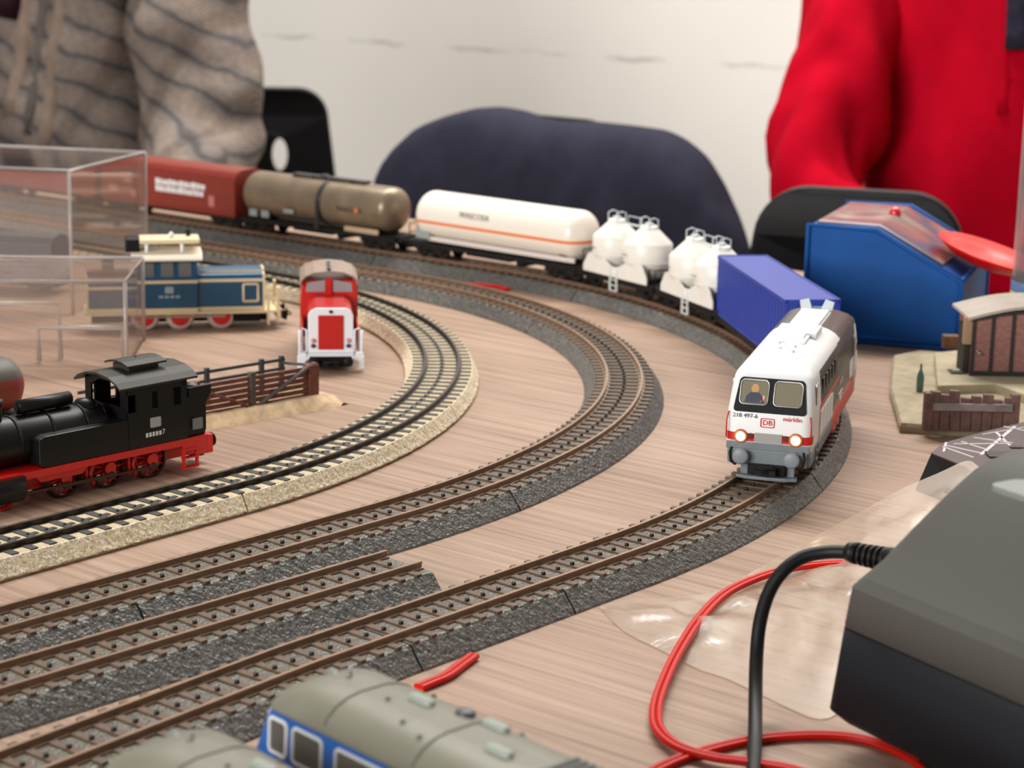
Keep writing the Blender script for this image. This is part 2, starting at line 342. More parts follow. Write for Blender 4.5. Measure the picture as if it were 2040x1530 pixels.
C_SHOULDER = [(-20, 0), (-19.7, .9), (-18.6, 2.3), (-17.5, 3.7), (-16.4, 5.1), (-15.3, 6.5), (-14.4, 7.4), (-13.6, 7.6), (13.6, 7.6), (14.4, 7.4), (15.3, 6.5), (16.4, 5.1), (17.5, 3.7), (18.6, 2.3), (19.7, .9), (20, 0)]
M_SHOULDER = [(-17.4, 0), (-17.4, 1.3), (-19, 1.3), (-18.8, 1.9), (-17.8, 3.5), (-16.7, 5.7), (-15.7, 7.6), (-14.9, 7.95), (14.9, 7.95), (15.7, 7.6), (16.7, 5.7), (17.8, 3.5), (18.8, 1.9), (19, 1.3), (17.4, 1.3), (17.4, 0)]
def track(name, label, pts, i0, i1, joints, prof, balm, railms, slm, pitch, slen, swid, tongue=False):
    org = pts[i0].copy(); root = thing(name, label, 'railway track', org); loc = [p - org for p in pts]
    cuts = [i0] + [j for j in joints if i0 < j < i1] + [i1]
    for a, c in zip(cuts, cuts[1:]):
        b = B(); sweep(b, loc, a, c - 1 if c != i1 else c, 2, prof, 0, False, .16, lambda o_, z: .5 < z < 7.5)
        b.out('ballast_bed', balm, root)
        for s in (-8.7, 8.7): rail(pts, a, c, s, root, org, railms)
    b = B(); b.prism(rr(swid / 2, slen / 2, .35, 2), 'z', 7.3, 8.25); sl0 = b.out('sleeper', slm, root)
    b = B()
    if tongue: b.box(-1.0, 4.2, -1.1, 1.1, 7.9, 8.3); b.cyl((0, 0, 8.2), (0, 0, 9.0), .7, .55, 8)
    else: b.cyl((0, 0, 8.2), (0, 0, 9.3), .85, .7, 8)
    st0 = b.out('contact_stud', studm if not tongue else slm, sl0)
    s = i0 + pitch / 2; first = True
    while s < i1 - 1:
        i = int(s); t = tang(loc, i); p = loc[i] + (loc[min(i + 1, len(loc) - 1)] - loc[i]) * (s - i); ang = math.atan2(t.y, t.x)
        if first: sl0.location = p * .001; sl0.rotation_euler = (0, 0, ang); first = False
        else: dup(sl0, root, p, ang)
        s += pitch
    return root
OP = mkpath(-293.1, 976.6, 438.6, -41.0, 51.5, 155, 3.23, 500, 900)
CP = mkpath(-302.0, 990.2, 359.7, -31.2, 52.2, 53, -10.2, 500, 900, 45)
MP = mkpath(-390.1, 990.8, 354.0, -39.6, 52.6, 10, 0, 460, 560)
p0 = (P(0, 1318, 10.3) + P(0, 1370.6, 10.3)) / 2; p1 = (P(782, 1090.6, 10.3) + P(852, 1115, 10.3)) / 2; p0.z = p1.z = 0
sd = (p1 - p0).normalized(); SP = [p1 + sd * (k - 320) for k in range(0, 324)]
track('model_railway_track', 'outermost grey ballast model track with brown sleepers carrying the freight train', OP, 290, 1990, [347, 535, 610, 798, 1030, 1262, 1450, 1640, 1830], C_SHOULDER, bal_grey, [railm], sleepm, 7.85, 29.5, 2.7)
track('model_railway_track', 'empty grey ballast curved model track between the outer loop and the beige track', CP, 130, 1930, [144, 332, 520, 708, 900, 1090, 1280, 1470, 1660], C_SHOULDER, bal_grey, [railm], sleepm, 7.85, 29.5, 2.7)
track('model_railway_track', 'inner tinplate model track with beige ballast and black sleepers', MP, 200, 1570, [300, 470, 640, 828, 1016, 1204, 1392, 1580], M_SHOULDER, bal_beige, [railblk], sleepk, 8.3, 30.5, 3.3, True)
track('model_railway_track', 'short straight grey ballast siding with an open cut end', SP, 0, 317, [132], C_SHOULDER, bal_grey, [railm], sleepm, 7.85, 29.5, 2.7)

# ---------------------------------------------------------------- rolling stock helpers (local x = along the vehicle, z = 0 at wheel tread)
def wheel_mesh(r, w=2.4, spokes=0, name='wheel', mats=None):
    b = B(); b.lathe([(r * .3, -w / 2), (r - .8, -w / 2), (r, -w / 2 + .2), (r, w / 2 - .7), (r + .7, w / 2 - .6), (r + .7, w / 2), (r - .8, w / 2), (r * .3, w / 2)] if not spokes else
                     [(r - 1.1, -w / 2), (r, -w / 2 + .2), (r, w / 2 - .7), (r + .7, w / 2 - .6), (r + .7, w / 2), (r - 1.1, w / 2), (r - 1.1, -w / 2)], axis='y', n=28, cap=(not spokes, not spokes))
    if not spokes: b.cyl((0, -w / 2 - .15, 0), (0, -w / 2 + .1, 0), r * .74, r * .74, 20, 1)
    if spokes:
        b.cyl((0, -w / 2 - .3, 0), (0, w / 2, 0), 1.6, n=12, m=1)
        for k in range(spokes):
            a = 2 * math.pi * k / spokes; b.tube([(math.cos(a) * 1.2, -.2, math.sin(a) * 1.2), (math.cos(a) * (r - .9), -.2, math.sin(a) * (r - .9))], .5, 5, 1)
    return b
def wheels(root, xs, r, mats, y=7.6, spokes=0):
    src = None
    for x in xs:
        for s in (-1, 1):
            if src is None: src = wheel_mesh(r, 2.4, spokes).out('wheel', mats, root); o = src
            else: o = src.copy(); col.objects.link(o); o.parent = root
            o.location = (x * .001, s * y * .001, r * .001); o.rotation_euler = (0, 0, 0 if s < 0 else math.pi)
def bogie(root, x, mtl, wb=20, r=5.4):
    b = B()
    for s in (-1, 1):
        pr = [(-wb / 2 - 5, 5), (-wb / 2 - 4, 8), (-wb / 2 + 3, 9), (-4, 9.3), (4, 9.3), (wb / 2 - 3, 9), (wb / 2 + 4, 8), (wb / 2 + 5, 5), (wb / 2 - 2, 4), (5, 3.6), (3.5, 2.4), (-3.5, 2.4), (-5, 3.6), (-wb / 2 + 2, 4)]
        b.prism(pr, 'y', s * 10.6 - .8, s * 10.6 + .8)
        for k in (-wb / 2, wb / 2): b.box(k - 2, k + 2, s * 11.2 - .9, s * 11.2 + .9, 3.6, 7.4)
        for k in (-2, 0, 2): b.cyl((k, s * 11.4, 4), (k, s * 11.4, 8.4), .7, n=8)
    b.box(-3, 3, -10, 10, 6, 10)
    o = b.out('bogie', mtl, root, (x, 0, 0)); wheels(o, (-wb / 2, wb / 2), r, [mat('wheel_dark', (48, 43, 40), .45, .5)]); return o
def buffers(root, xe, z, mtl, sgn=1, y=10, r=2.6):
    for s in (-1, 1):
        b = B(); b.cyl((xe, s * y, z), (xe + sgn * 3.4, s * y, z), 1.3, n=12); b.lathe([(.6, 0), (r, .3), (r, .8), (r * .7, 1.2), (.2, 1.35)] if sgn > 0 else [(.6, 0), (r, -.3), (r, -.8), (r * .7, -1.2), (.2, -1.35)], (xe + sgn * 3.3, s * y, z), 'x', 18)
        b.out('buffer', mtl, root)
def coupler(root, xe, sgn=1):
    b = B(); b.box(min(xe, xe + sgn * 6), max(xe, xe + sgn * 6), -1.6, 1.6, 3.6, 5.4); b.box(xe + sgn * 5 - 1, xe + sgn * 5 + 1, -4.2, 4.2, 3.2, 6.4); b.tube([(xe + sgn * 6, -4, 6), (xe + sgn * 8.5, -4, 6.5), (xe + sgn * 8.5, 4, 6.5), (xe + sgn * 6, 4, 6)], .45, 6)
    return b.out('coupler', black, root)
def on_path(pts, s, half):
    """vehicle stands with two pivots on the centre line, nose towards decreasing s"""
    a, c = pts[int(s - half)], pts[int(s + half)]; mid = (a + c) / 2; d = a - c
    return Vector((mid.x, mid.y, 10.3)), math.atan2(d.y, d.x)
SIDE = lambda x, y, z: frame_mtx((x, y, z), (1, 0, 0) if y < 0 else (-1, 0, 0), (0, 0, 1))      # lettering upright on a side wall
END = lambda x, y, z, tilt=0: frame_mtx((x, y, z), (0, 1, 0), (-tilt, 0, 1))                     # lettering on the front end (+x)

# ---------------------------------------------------------------- white diesel locomotive
loc, rz = on_path(OP, 846, 48)
L = thing('diesel_locomotive', 'white and red diesel locomotive with glowing headlights at the head of the freight train', 'locomotive', loc, rz); L.scale = (.86, 1, 1)
lw = paint('livery_white_red', (236, 237, 236), [
    ((44, 37, 36), {'x': (-95, -18), 'z': (39.5, 60)}), ((44, 37, 36), {'x': (-95, 62), 'ay': (14.8, 30), 'z': (27.5, 41.5)}),
    ((44, 37, 36), {'x': (-95, -6), 'ay': (14.8, 30), 'z': (13, 42)}, 0.0),
    ((236, 237, 236), {'x': (-95, 62), 'ay': (14.8, 30), 'z': (10, 26.2)}, 0), ((40, 35, 34), {'x': (-62, 12), 'ay': (14.8, 30), 'z': (15, 41)}, -.35),
    ((205, 32, 24), {'x': (-8, 62), 'ay': (14.8, 30), 'z': (25.6, 27.8)}), ((205, 32, 24), {'x': (62, 66), 'ay': (14.8, 30), 'z': (13, 27.8)}),
    ((205, 32, 24), {'x': (-95, 10), 'z': (10, 17)}), ((205, 32, 24), {'x': (84, 100), 'z': (15.8, 19.2)}), ((205, 32, 24), {'x': (-100, -84), 'z': (15.8, 19.2)}),
    ((236, 237, 236), {'x': (-60, 0), 'y': (-7, 7), 'z': (44, 60)}), ((236, 237, 236), {'x': (-95, -75), 'ay': (14.8, 30), 'z': (30, 40)})], .38, .12)
rows = [(12.6, 91.2, 17.3, 4.5), (15, 91.6, 17.5, 4.5), (27.5, 91.2, 17.5, 4.5), (28.4, 90.8, 17.4, 4.5), (35, 87.6, 16.9, 4.5), (41, 84.7, 16.2, 4.8), (42.6, 83.4, 15.6, 5.5), (44.6, 80.4, 13.6, 6.5), (46.2, 76.6, 10.6, 7), (47.3, 72, 7, 6), (47.8, 66, 3.2, 3)]
b = B(); b.loft(shell(rows, 6)); b.out('body', lw, L)
gsk = mat('loco_skirt_grey', (112, 120, 126), .45, var=.1)
b = B(); b.loft(shell([(5.2, 86, 15.5, 4), (6, 91, 17.0, 4.5), (12.6, 91.3, 17.2, 4.5)], 6)); 
b.out('skirt', paint('skirt_paint', (112, 120, 126), [((200, 34, 26), {'x': (-80, 12), 'z': (0, 20)})], .45), L)
b = B()
for x in (-20, -5): b.box(x - 6, x + 6, -16.8, 16.8, 2.4, 9)
b.out('fuel_tank', mat('tank_red', (200, 34, 26), .4), L, bevel=.8)
def quad_on_front(b, y0, y1, z0, z1, off, taper=0, m=0, r=1.6, hole=None):
    fx = lambda z: 90.8 - (z - 28.4) * (90.8 - 84.7) / (41 - 28.4) + off
    pts = [(fx(z), y, z) for y, z in [(cy + (y if y else 0), cz) for y, cz, cy in []]]
    o = rr((y1 - y0) / 2, (z1 - z0) / 2, r, 4, (y0 + y1) / 2, (z0 + z1) / 2)
    q = [(fx(z) + .0, y + (taper * (z - z0) / (z1 - z0)) * (-1 if y > 0 else 1), z) for y, z in o]
    return q
b = B(); q = quad_on_front(b, -15, 15, 27.9, 41.2, .25, 1.8); b.loft([[(x - .4, y, z) for x, y, z in q], q], 0, False); b.out('windscreen_band', mat('band_black', (18, 18, 20), .5, spec=.2), L)
for s in (-1, 1):
    y0, y1 = (1.2, 12.6) if s > 0 else (-12.6, -1.2)
    q = quad_on_front(b, y0, y1, 31.0, 40.3, .5)
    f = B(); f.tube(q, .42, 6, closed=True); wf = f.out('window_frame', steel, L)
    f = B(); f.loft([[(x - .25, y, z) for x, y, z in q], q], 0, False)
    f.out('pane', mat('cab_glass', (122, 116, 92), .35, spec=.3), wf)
fxp = lambda z: 90.8 - (z - 28.4) * (90.8 - 84.7) / (41 - 28.4) + .55
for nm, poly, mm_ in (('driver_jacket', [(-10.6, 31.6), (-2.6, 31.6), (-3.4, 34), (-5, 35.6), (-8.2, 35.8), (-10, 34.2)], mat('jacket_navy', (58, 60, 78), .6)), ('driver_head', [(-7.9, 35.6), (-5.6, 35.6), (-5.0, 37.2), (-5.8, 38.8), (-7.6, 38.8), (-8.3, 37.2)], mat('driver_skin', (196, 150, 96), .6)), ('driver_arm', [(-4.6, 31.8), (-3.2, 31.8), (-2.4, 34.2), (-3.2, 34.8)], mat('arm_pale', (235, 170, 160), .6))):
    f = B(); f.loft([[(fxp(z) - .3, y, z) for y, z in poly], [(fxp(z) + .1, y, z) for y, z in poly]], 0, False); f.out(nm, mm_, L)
lampm = mat('headlight_glow', (255, 244, 220), .3, emit=(255, 240, 205), es=14)
for s in (-1, 1):
    b = B(); b.lathe([(2.9, 0), (2.9, .9), (2.3, 1.2)], (91.2, s * 11.2, 17.8), 'x', 20); h = b.out('headlight', mat('lamp_ring', (190, 120, 70), .4), L)
    b = B(); b.lathe([(1.9, 0), (1.8, .7), (1.1, 1.2), (.2, 1.35)], (91.9, s * 11.2, 17.8), 'x', 20); b.out('lens', lampm, h)
    b = B(); b.lathe([(1.2, 0), (1.2, 1.0)], (91.3, s * 7.2, 18.1), 'x', 14); b.out('tail_lamp', mat('tail_lamp_dark', (96, 34, 26), .3), L)
b = B(); b.box(91.2, 92.2, -5.6, 5.6, 15.9, 19.6); 
for k in range(5): b.box(92.1, 92.4, -5.2, 5.2, 16.3 + k * .65, 16.6 + k * .65)
b.out('front_grille', mat('grille_grey', (165, 165, 160), .4, .3), L)
b = B(); b.box(91.2, 92, -17, 17, 12.4, 15.6); b.box(90.8, 92.4, -16, 16, 6.6, 12.6); b.out('buffer_beam', gsk, L, bevel=.5)
buffers(L, 92.2, 10.2, mat('buffer_grey', (128, 136, 142), .4), 1, 10.4, 3.3); coupler(L, 91)
b = B(); b.prism([(87, -12), (92, -12.5), (94, -8), (94.4, 0), (94, 8), (92, 12.5), (87, 12), (89, 8), (89, -8)], 'z', .5, 1.9); b.box(88, 89.6, -11, -8, 1.4, 7); b.box(88, 89.6, 8, 11, 1.4, 7); b.out('snow_plough', gsk, L, bevel=.3)
for s in (-1, 1):
    b = B(); b.tube([(92.3, s * 14.6, 13), (93.6, s * 15.2, 11), (93.8, s * 14.6, 7.5), (93, s * 13, 6), (92.4, s * 11, 7.6)], .45, 6); b.out('brake_hose', black, L)
    b = B(); b.tube([(90.4, s * 16.6, 27.6), (91.6, s * 17.2, 24), (91.8, s * 17.2, 17)], .3, 6); b.out('handrail', mat('handrail_red', (190, 40, 30), .4), L)
    for k in range(5):
        x = 52 - k * 11.4; b = B(); b.prism(rr(3.6, 3.4, .6, 2, x, 34.2), 'y', s * 16.95 - .2, s * 16.95 + .35)
        b.out('side_window', mat('side_glass', (16, 16, 18), .4, spec=.25), L)
    b = B(); b.prism(rr(3.6, 4.4, .8, 3, 76, 34.4), 'y', s * 16.9 - .2, s * 16.9 + .45); w0 = b.out('cab_side_window', steel, L)
    b = B(); b.prism(rr(3.0, 3.8, .6, 3, 76, 34.4), 'y', s * 16.9, s * 16.9 + .6); b.out('pane', mat('cab_side_glass', (70, 75, 75), .1, coat=.5), w0)
    for k in range(4): b = B(); b.box(56 - k * 12 - 5, 56 - k * 12 + 5, s * 17.45 - .2, s * 17.45 + .2, 14.6, 24.4); b.out('side_panel', mat('panel_white', (226, 230, 232), .35), L, bevel=.15)
    for x in (-67, -71): b = B(); b.tube([(x, s * 17.4, 14), (x, s * 18, 16), (x, s * 18, 34), (x, s * 17, 36)], .3, 6); b.out('handrail', white, L)
    b = B()
    for k in range(3): b.box(68 - 4, 68 + 4, s * 17 - .6, s * 17 + .6, 2 + k * 3.6, 2.6 + k * 3.6)
    for x in (64.4, 71.6): b.box(x - .4, x + .4, s * 17 - .5, s * 17 + .5, 2, 12)
    b.out('step', gsk, L)
    for k, ln in enumerate(('märklin', '60 Jahre')[:1]): text('side_lettering', ln, 4.4, letw, L, SIDE(-14, s * 17.75, 24), .1)
    for k in range(3): b = B(); b.box(-24 + k * 1.5, -7 - k * 3, s * 17.6 - .12, s * 17.6 + .12, 18.2 - k * 1.7, 19.2 - k * 1.7); b.out('small_lettering', letw, L)
b = B(); b.box(-58, 34, -6.4, 6.4, 47.2, 48.7); b.box(-6, 16, -9, 9, 46.2, 49.6); b.box(18, 26, -5, 5, 48.3, 49.9); b.out('roof_walkway', mat('roof_white', (230, 233, 233), .35), L, bevel=.4)
for (x, y) in ((44, 2.5), (50, -3), (56, 3.2), (38, -5)): b = B(); b.lathe([(1.7, 45.6), (1.7, 48.3), (1, 48.9), (.2, 49)], (x, y, 0), 'z', 12); b.out('roof_vent', white, L)
for s in (-1, 1):
    b = B(); b.prism([(-2.6, 0), (2.6, 0), (2.2, 5), (-2.2, 5)], 'x', -.4, .4)
    b.out('exhaust_deflector', mat('deflector_grey', (196, 205, 208), .35), L, (-62, s * 4.6, 47.5), (s * -R(16), R(-18), 0), .2)
text('number', '218 497-6', 2.5, mat('number_grey', (80, 84, 88), .5), L, END(91.75, -9.8, 26.4))
text('maker_name', 'märklin', 2.6, mat('maker_red', (214, 58, 58), .5), L, END(91.75, 9.4, 26.2))
f = B(); f.tube([(91.7, y, z) for y, z in rr(2.7, 1.75, .5, 3, -.6, 24.0)], .2, 5, closed=True); em = f.out('emblem', mat('emblem_red', (214, 50, 44), .5), L)
text('emblem_letters', 'DB', 3.1, MATS['emblem_red'], em, END(91.75, -.6, 24.0))
b = B(); b.box(86, 92.6, -7.5, 7.5, 2.4, 7.2); b.box(92, 94, -3, 3, 3, 6.6); b.out('coupler_housing', black, L, bevel=.4)
for x in (55, -55): bogie(L, x, gsk if x > 0 else mat('bogie_red', (160, 40, 32), .5), 26, 5.6)

# ---------------------------------------------------------------- freight wagons
def flat_frame(root, half, w=13, z=9.5, h=2.6, mtl=None):
    b = B(); b.box(-half, half, -w, w, z, z + .9)
    for s in (-1, 1): b.box(-half, half, s * w - 1, s * w + 1, z - h, z + .9)
    b.box(-half, half, -1.6, 1.6, z - 2, z); 
    for x in (-half + .8, half - .8): b.box(x - .8, x + .8, -w - 1, w + 1, z - 3, z + 1)
    return b.out('underframe', mtl or dkgrey, root)
loc, rz = on_path(OP, 1031, 50)
C = thing('container_wagon', 'flat wagon carrying one plain blue shipping container behind the white locomotive', 'wagon', loc, rz)
flat_frame(C, 73, 13, 7.2); [buffers(C, s * 73, 6.6, dkgrey, s, 9.5, 2.3) for s in (-1, 1)]; coupler(C, 72)
for x in (52, -52): bogie(C, x, dkgrey, 20, 4.6)
cb = mat('container_blue', (40, 64, 158), .45, var=.05, spec=.35)
b = B(); b.box(-70, 70, -13.6, 13.6, 8.6, 41.2); b.out('container', cb, C, bevel=.5)
b = B()
for s in (-1, 1):
    for k in range(24): x = -66 + k * 5.74; b.box(x - 1.6, x + 1.6, s * 13.6 - .25, s * 13.6 + .25, 11, 39)
    b.box(-70.3, 70.3, s * 13.8 - .5, s * 13.8 + .4, 39.4, 41.5); b.box(-70.3, 70.3, s * 13.8 - .5, s * 13.8 + .4, 8.4, 10.2)
b.out('container_ribs', cb, C)
for sx in (-1, 1):
    b = B(); b.box(sx * 70 - .4, sx * 70 + .4, -13.9, 13.9, 39.6, 41.6); b.box(sx * 70 - .4, sx * 70 + .4, -13.9, -12.6, 8.4, 41.4); b.box(sx * 70 - .4, sx * 70 + .4, 12.6, 13.9, 8.4, 41.4)
    for y in (-8, -3, 3, 8): b.box(sx * 70.3 - .4, sx * 70.3 + .4, y - .35, y + .35, 10, 39)
    b.out('container_door', cb, C)
b = B(); b.box(70.2, 70.75, 0, 9.2, 35.6, 38.2); b.out('door_sign', mat('sign_pale_blue', (120, 190, 232), .5), C)
b = B(); b.lathe([(1.7, 0), (1.7, .3)], (60, -13.7, 29.5), 'y', 16); b.out('emblem', mat('emblem_pale', (175, 180, 205), .5), C)
b = B(); b.box(62, 66.4, -14.1, -13.7, 14.5, 19.5); b.out('data_plate', mat('plate_beige', (190, 180, 150), .5), C)

def silo_wagon(s, label):
    loc, rz = on_path(OP, s, 26); V = thing('silo_wagon', label, 'wagon', loc, rz)
    flat_frame(V, 41, 12.5, 9.2); [buffers(V, k * 41, 8.4, dkgrey, k, 9.5, 2.3) for k in (-1, 1)]; coupler(V, 40)
    wheels(V, (-26, 26), 5.4, [mat('wheel_dark', (48, 43, 40), .45, .5)])
    b = B()
    for k in (-26, 26):
        for y in (-11.6, 11.6): b.box(k - 4.5, k + 4.5, y - .8, y + .8, 3.4, 8.6); b.cyl((k, y, 5.4), (k, y * 1.09, 5.4), 1.8, n=10)
    b.out('axle_guard', dkgrey, V)
    sw = mat('silo_white', (240, 236, 226), .35, var=.03)
    for k in (-16.6, 16.6):
        b = B(); b.lathe([(6, 10), (9, 13), (14.6, 21), (14.9, 22), (14.9, 32.4), (14.2, 33.6), (6.4, 41.2), (5.6, 41.9), (5.4, 43.2), (4.6, 43.7), (.4, 43.8)], (k, 0, 0), 'z', 36); t = b.out('silo', sw, V)
        b = B(); b.lathe([(15.05, 21.6), (15.3, 21.8), (15.3, 22.4), (15.05, 22.6)], (k, 0, 0), 'z', 36, cap=(False, False)); b.out('weld_ring', sw, t)
        b = B(); b.lathe([(2.6, 43.5), (2.6, 45.2), (1.2, 45.6), (.2, 45.7)], (k, 0, 0), 'z', 16); b.out('hatch', mat('hatch_pale', (205, 212, 210), .4), t)
        for sy in (-1, 1):
            for q in range(2): b = B(); b.box(k - 10, k - 5 + q * 1.5, sy * 14.2 - .5, sy * 14.2 - .1, 25.6 + q * 1.6, 26.1 + q * 1.6); 
            b = B(); b.prism([(x, z) for x, z in ((-7, 26), (-1.5, 26), (-1.5, 26.5), (-7, 26.5))], 'y', sy * 14.95 - .3, sy * 14.95 + .12); b.out('lettering_bar', mat('print_grey', (120, 115, 105), .6), t, (k, 0, 0))
        for dx in (-4.5, 4.5):
            b = B(); b.tube([(k + dx, -3.4, 42.5), (k + dx, -3.4, 47.6), (k + dx, 0, 48.6), (k + dx, 3.4, 47.6), (k + dx, 3.4, 42.5)], .38, 6); b.out('top_rail', mat('rail_white_grey', (215, 220, 220), .4), V)
    b = B(); b.box(-7, 7, -1.4, 1.4, 41.6, 42.2); b.tube([(-7, 1.6, 42), (-7, 1.6, 46.6), (7, 1.6, 46.6), (7, 1.6, 42)], .35, 6); b.out('catwalk', mat('catwalk_grey', (196, 204, 206), .45), V)
    for sy in (-1, 1):
        b = B(); b.prism([(-33, 10), (33, 10), (33, 14), (28, 21.5), (20, 24), (12, 21), (3, 16.5), (-3, 16.5), (-12, 21), (-20, 24), (-28, 21.5), (-33, 14)], 'y', sy * 12.9 - .4, sy * 12.9 + .4); b.out('side_skirt', sw, V)
        b = B()
        for q in range(4): b.box(-3.4, 3.4, sy * 13.6 - .5, sy * 13.6 + .5, 1.6 + q * 3.4, 2.2 + q * 3.4)
        for x in (-3.4, 3.4): b.box(x - .6, x + .6, sy * 13.6 - .5, sy * 13.6 + .5, 1.6, 16)
        b.out('ladder', mat('ladder_white', (226, 230, 226), .4), V)
    b = B()
    for y in (-12, 0, 12): b.tube([(40, y, 10), (40, y, 20)], .4, 6)
    for z in (15, 20): b.tube([(40, -12, z), (40, 12, z)], .4, 6)
    for y in (-12, 12): b.tube([(40, y, 20), (34, y, 20), (34, y, 10)], .4, 6)
    b.out('end_railing', black, V)
    return V
silo_wagon(1139, 'white twin-silo wagon coupled directly to the blue container wagon')
silo_wagon(1224, 'white twin-silo wagon coupled to the cream gas tank wagon')

def tank_wagon(s, label, half, rad, zc, tankm, name):
    loc, rz = on_path(OP, s, half - 22); V = thing(name, label, 'wagon', loc, rz)
    flat_frame(V, half, 11.5, 9.6, 2.2); [buffers(V, k * half, 8.2, dkgrey, k, 9.5, 2.3) for k in (-1, 1)]; coupler(V, half - 1)
    for x in (half - 20, -half + 20): bogie(V, x, dkgrey, 19, 5.2)
    h = half - 4.5; e = rad * .62; pr = []
    for k in range(9): t = math.pi / 2 * k / 8; pr.append((max(.3, rad * math.sin(t)), -h + e * (1 - math.cos(t))))
    pr += [(r_, -x_) for r_, x_ in reversed(pr)]
    b = B(); b.lathe(pr, (0, 0, zc), 'x', 40); T = b.out('tank', tankm, V)
    b = B()
    for x in (-half + 20, half - 20): b.prism([(-10, 9.8), (10, 9.8), (11, zc - 6), (7.5, zc - 10), (-7.5, zc - 10), (-11, zc - 6)], 'x', x - 3, x + 3)
    b.out('saddle', dkgrey, V)
    return V, T
gt = paint('gas_tank_cream', (244, 236, 222), [((240, 120, 40), {'z': (24.2, 26.2)})], .28, .4)
V, T = tank_wagon(1343, 'cream gas tank wagon with a thin orange stripe along its tank', 79, 16.2, 28.4, gt, 'gas_tank_wagon')
text('lettering', 'WASCOSA', 5.6, mat('print_brown', (105, 88, 74), .6), T, SIDE(-14, -15.8, 33.2) @ Matrix.Rotation(R(-10), 4, 'X'), .2)
text('lettering', 'WASCOSA', 5.6, MATS['print_brown'], T, SIDE(14, 15.8, 33.2) @ Matrix.Rotation(R(-10), 4, 'X'), .2)
b = B()
for y in (-11, 11): b.box(-60, 70, y - .5, y + .5, 12, 15)
b.out('sole_bar', mat('sole_white', (224, 214, 205), .45), V)
for sgn in (1, -1):
    b = B(); b.box(sgn * 77 - 1, sgn * 77 + 1, -12, 12, 10, 11)
    for y in (-12, -4, 4, 12): b.tube([(sgn * 77.6, y, 10.5), (sgn * 77.6, y, 22)], .45, 6)
    for z in (16, 22): b.tube([(sgn * 77.6, -12, z), (sgn * 77.6, 12, z)], .45, 6)
    b.out('end_platform', mat('platform_grey', (60, 62, 66), .5), V)
b = B(); b.box(-71, -58, -12.6, -11.4, 13, 19.4); b.out('data_panel', mat('panel_pale', (150, 160, 158), .5), V)
b = B(); b.box(-30, 10, -6, 6, 4.6, 8); b.cyl((20, -8, 5.6), (20, 8, 5.6), 2.8, n=14); b.out('brake_gear', dkgrey, V)
tk = mat('tank_weathered', (134, 118, 98), .34, .35, var=.22, vscale=55)
V, T = tank_wagon(1512, 'weathered grey-brown tank wagon with a dark walkway along its top', 79, 15.8, 27.6, tk, 'tank_wagon')
b = B(); b.box(-30, 42, -3.6, 3.6, 44.2, 45.2); b.cyl((0, 0, 41), (0, 0, 46.4), 3, n=14)
for x in (-28, -10, 10, 28, 40): b.box(x - .6, x + .6, -3.2, 3.2, 42, 44.4)
b.out('walkway', mat('walkway_dark', (46, 41, 40), .5), V)
b = B(); b.lathe([(15.9, 0), (16.3, 0), (16.3, 4), (15.9, 4)], (6, 0, 27.6), 'x', 40, cap=(False, False)); b.box(6.5, 9.5, -17.2, -16.2, 10, 30); b.out('tank_band', MATS['walkway_dark'], V)
text('lettering', 'WASCOSA', 5, mat('print_dark', (48, 40, 34), .6), T, SIDE(38, -15.9, 26.4), .3)
text('lettering', 'WASCOSA', 5, MATS['print_dark'], T, SIDE(-38, 15.9, 26.4), .3)
b = B(); b.lathe([(1.9, 0), (1.9, .5)], (45, -16.1, 26.4), 'y', 16); b.out('orange_mark', mat('mark_orange', (214, 120, 60), .5), T)
b = B()
for x in (-64, -52): b.box(x, x + 8, -13, -12.2, 12, 17)
b.box(-26, -16, -16, -15.4, 18, 21); b.out('data_panel', MATS['panel_pale'], V)
b = B(); b.prism([(30, 10.5), (62, 10.5), (62, 14), (30, 14)], 'y', -11.8, -11); b.out('sole_plate', mat('sole_beige', (196, 170, 136), .5), V)
b = B(); b.box(-26, 12, -6, 6, 4.6, 8); b.cyl((22, -8, 5.6), (22, 8, 5.6), 2.6, n=14); b.out('brake_gear', dkgrey, V)

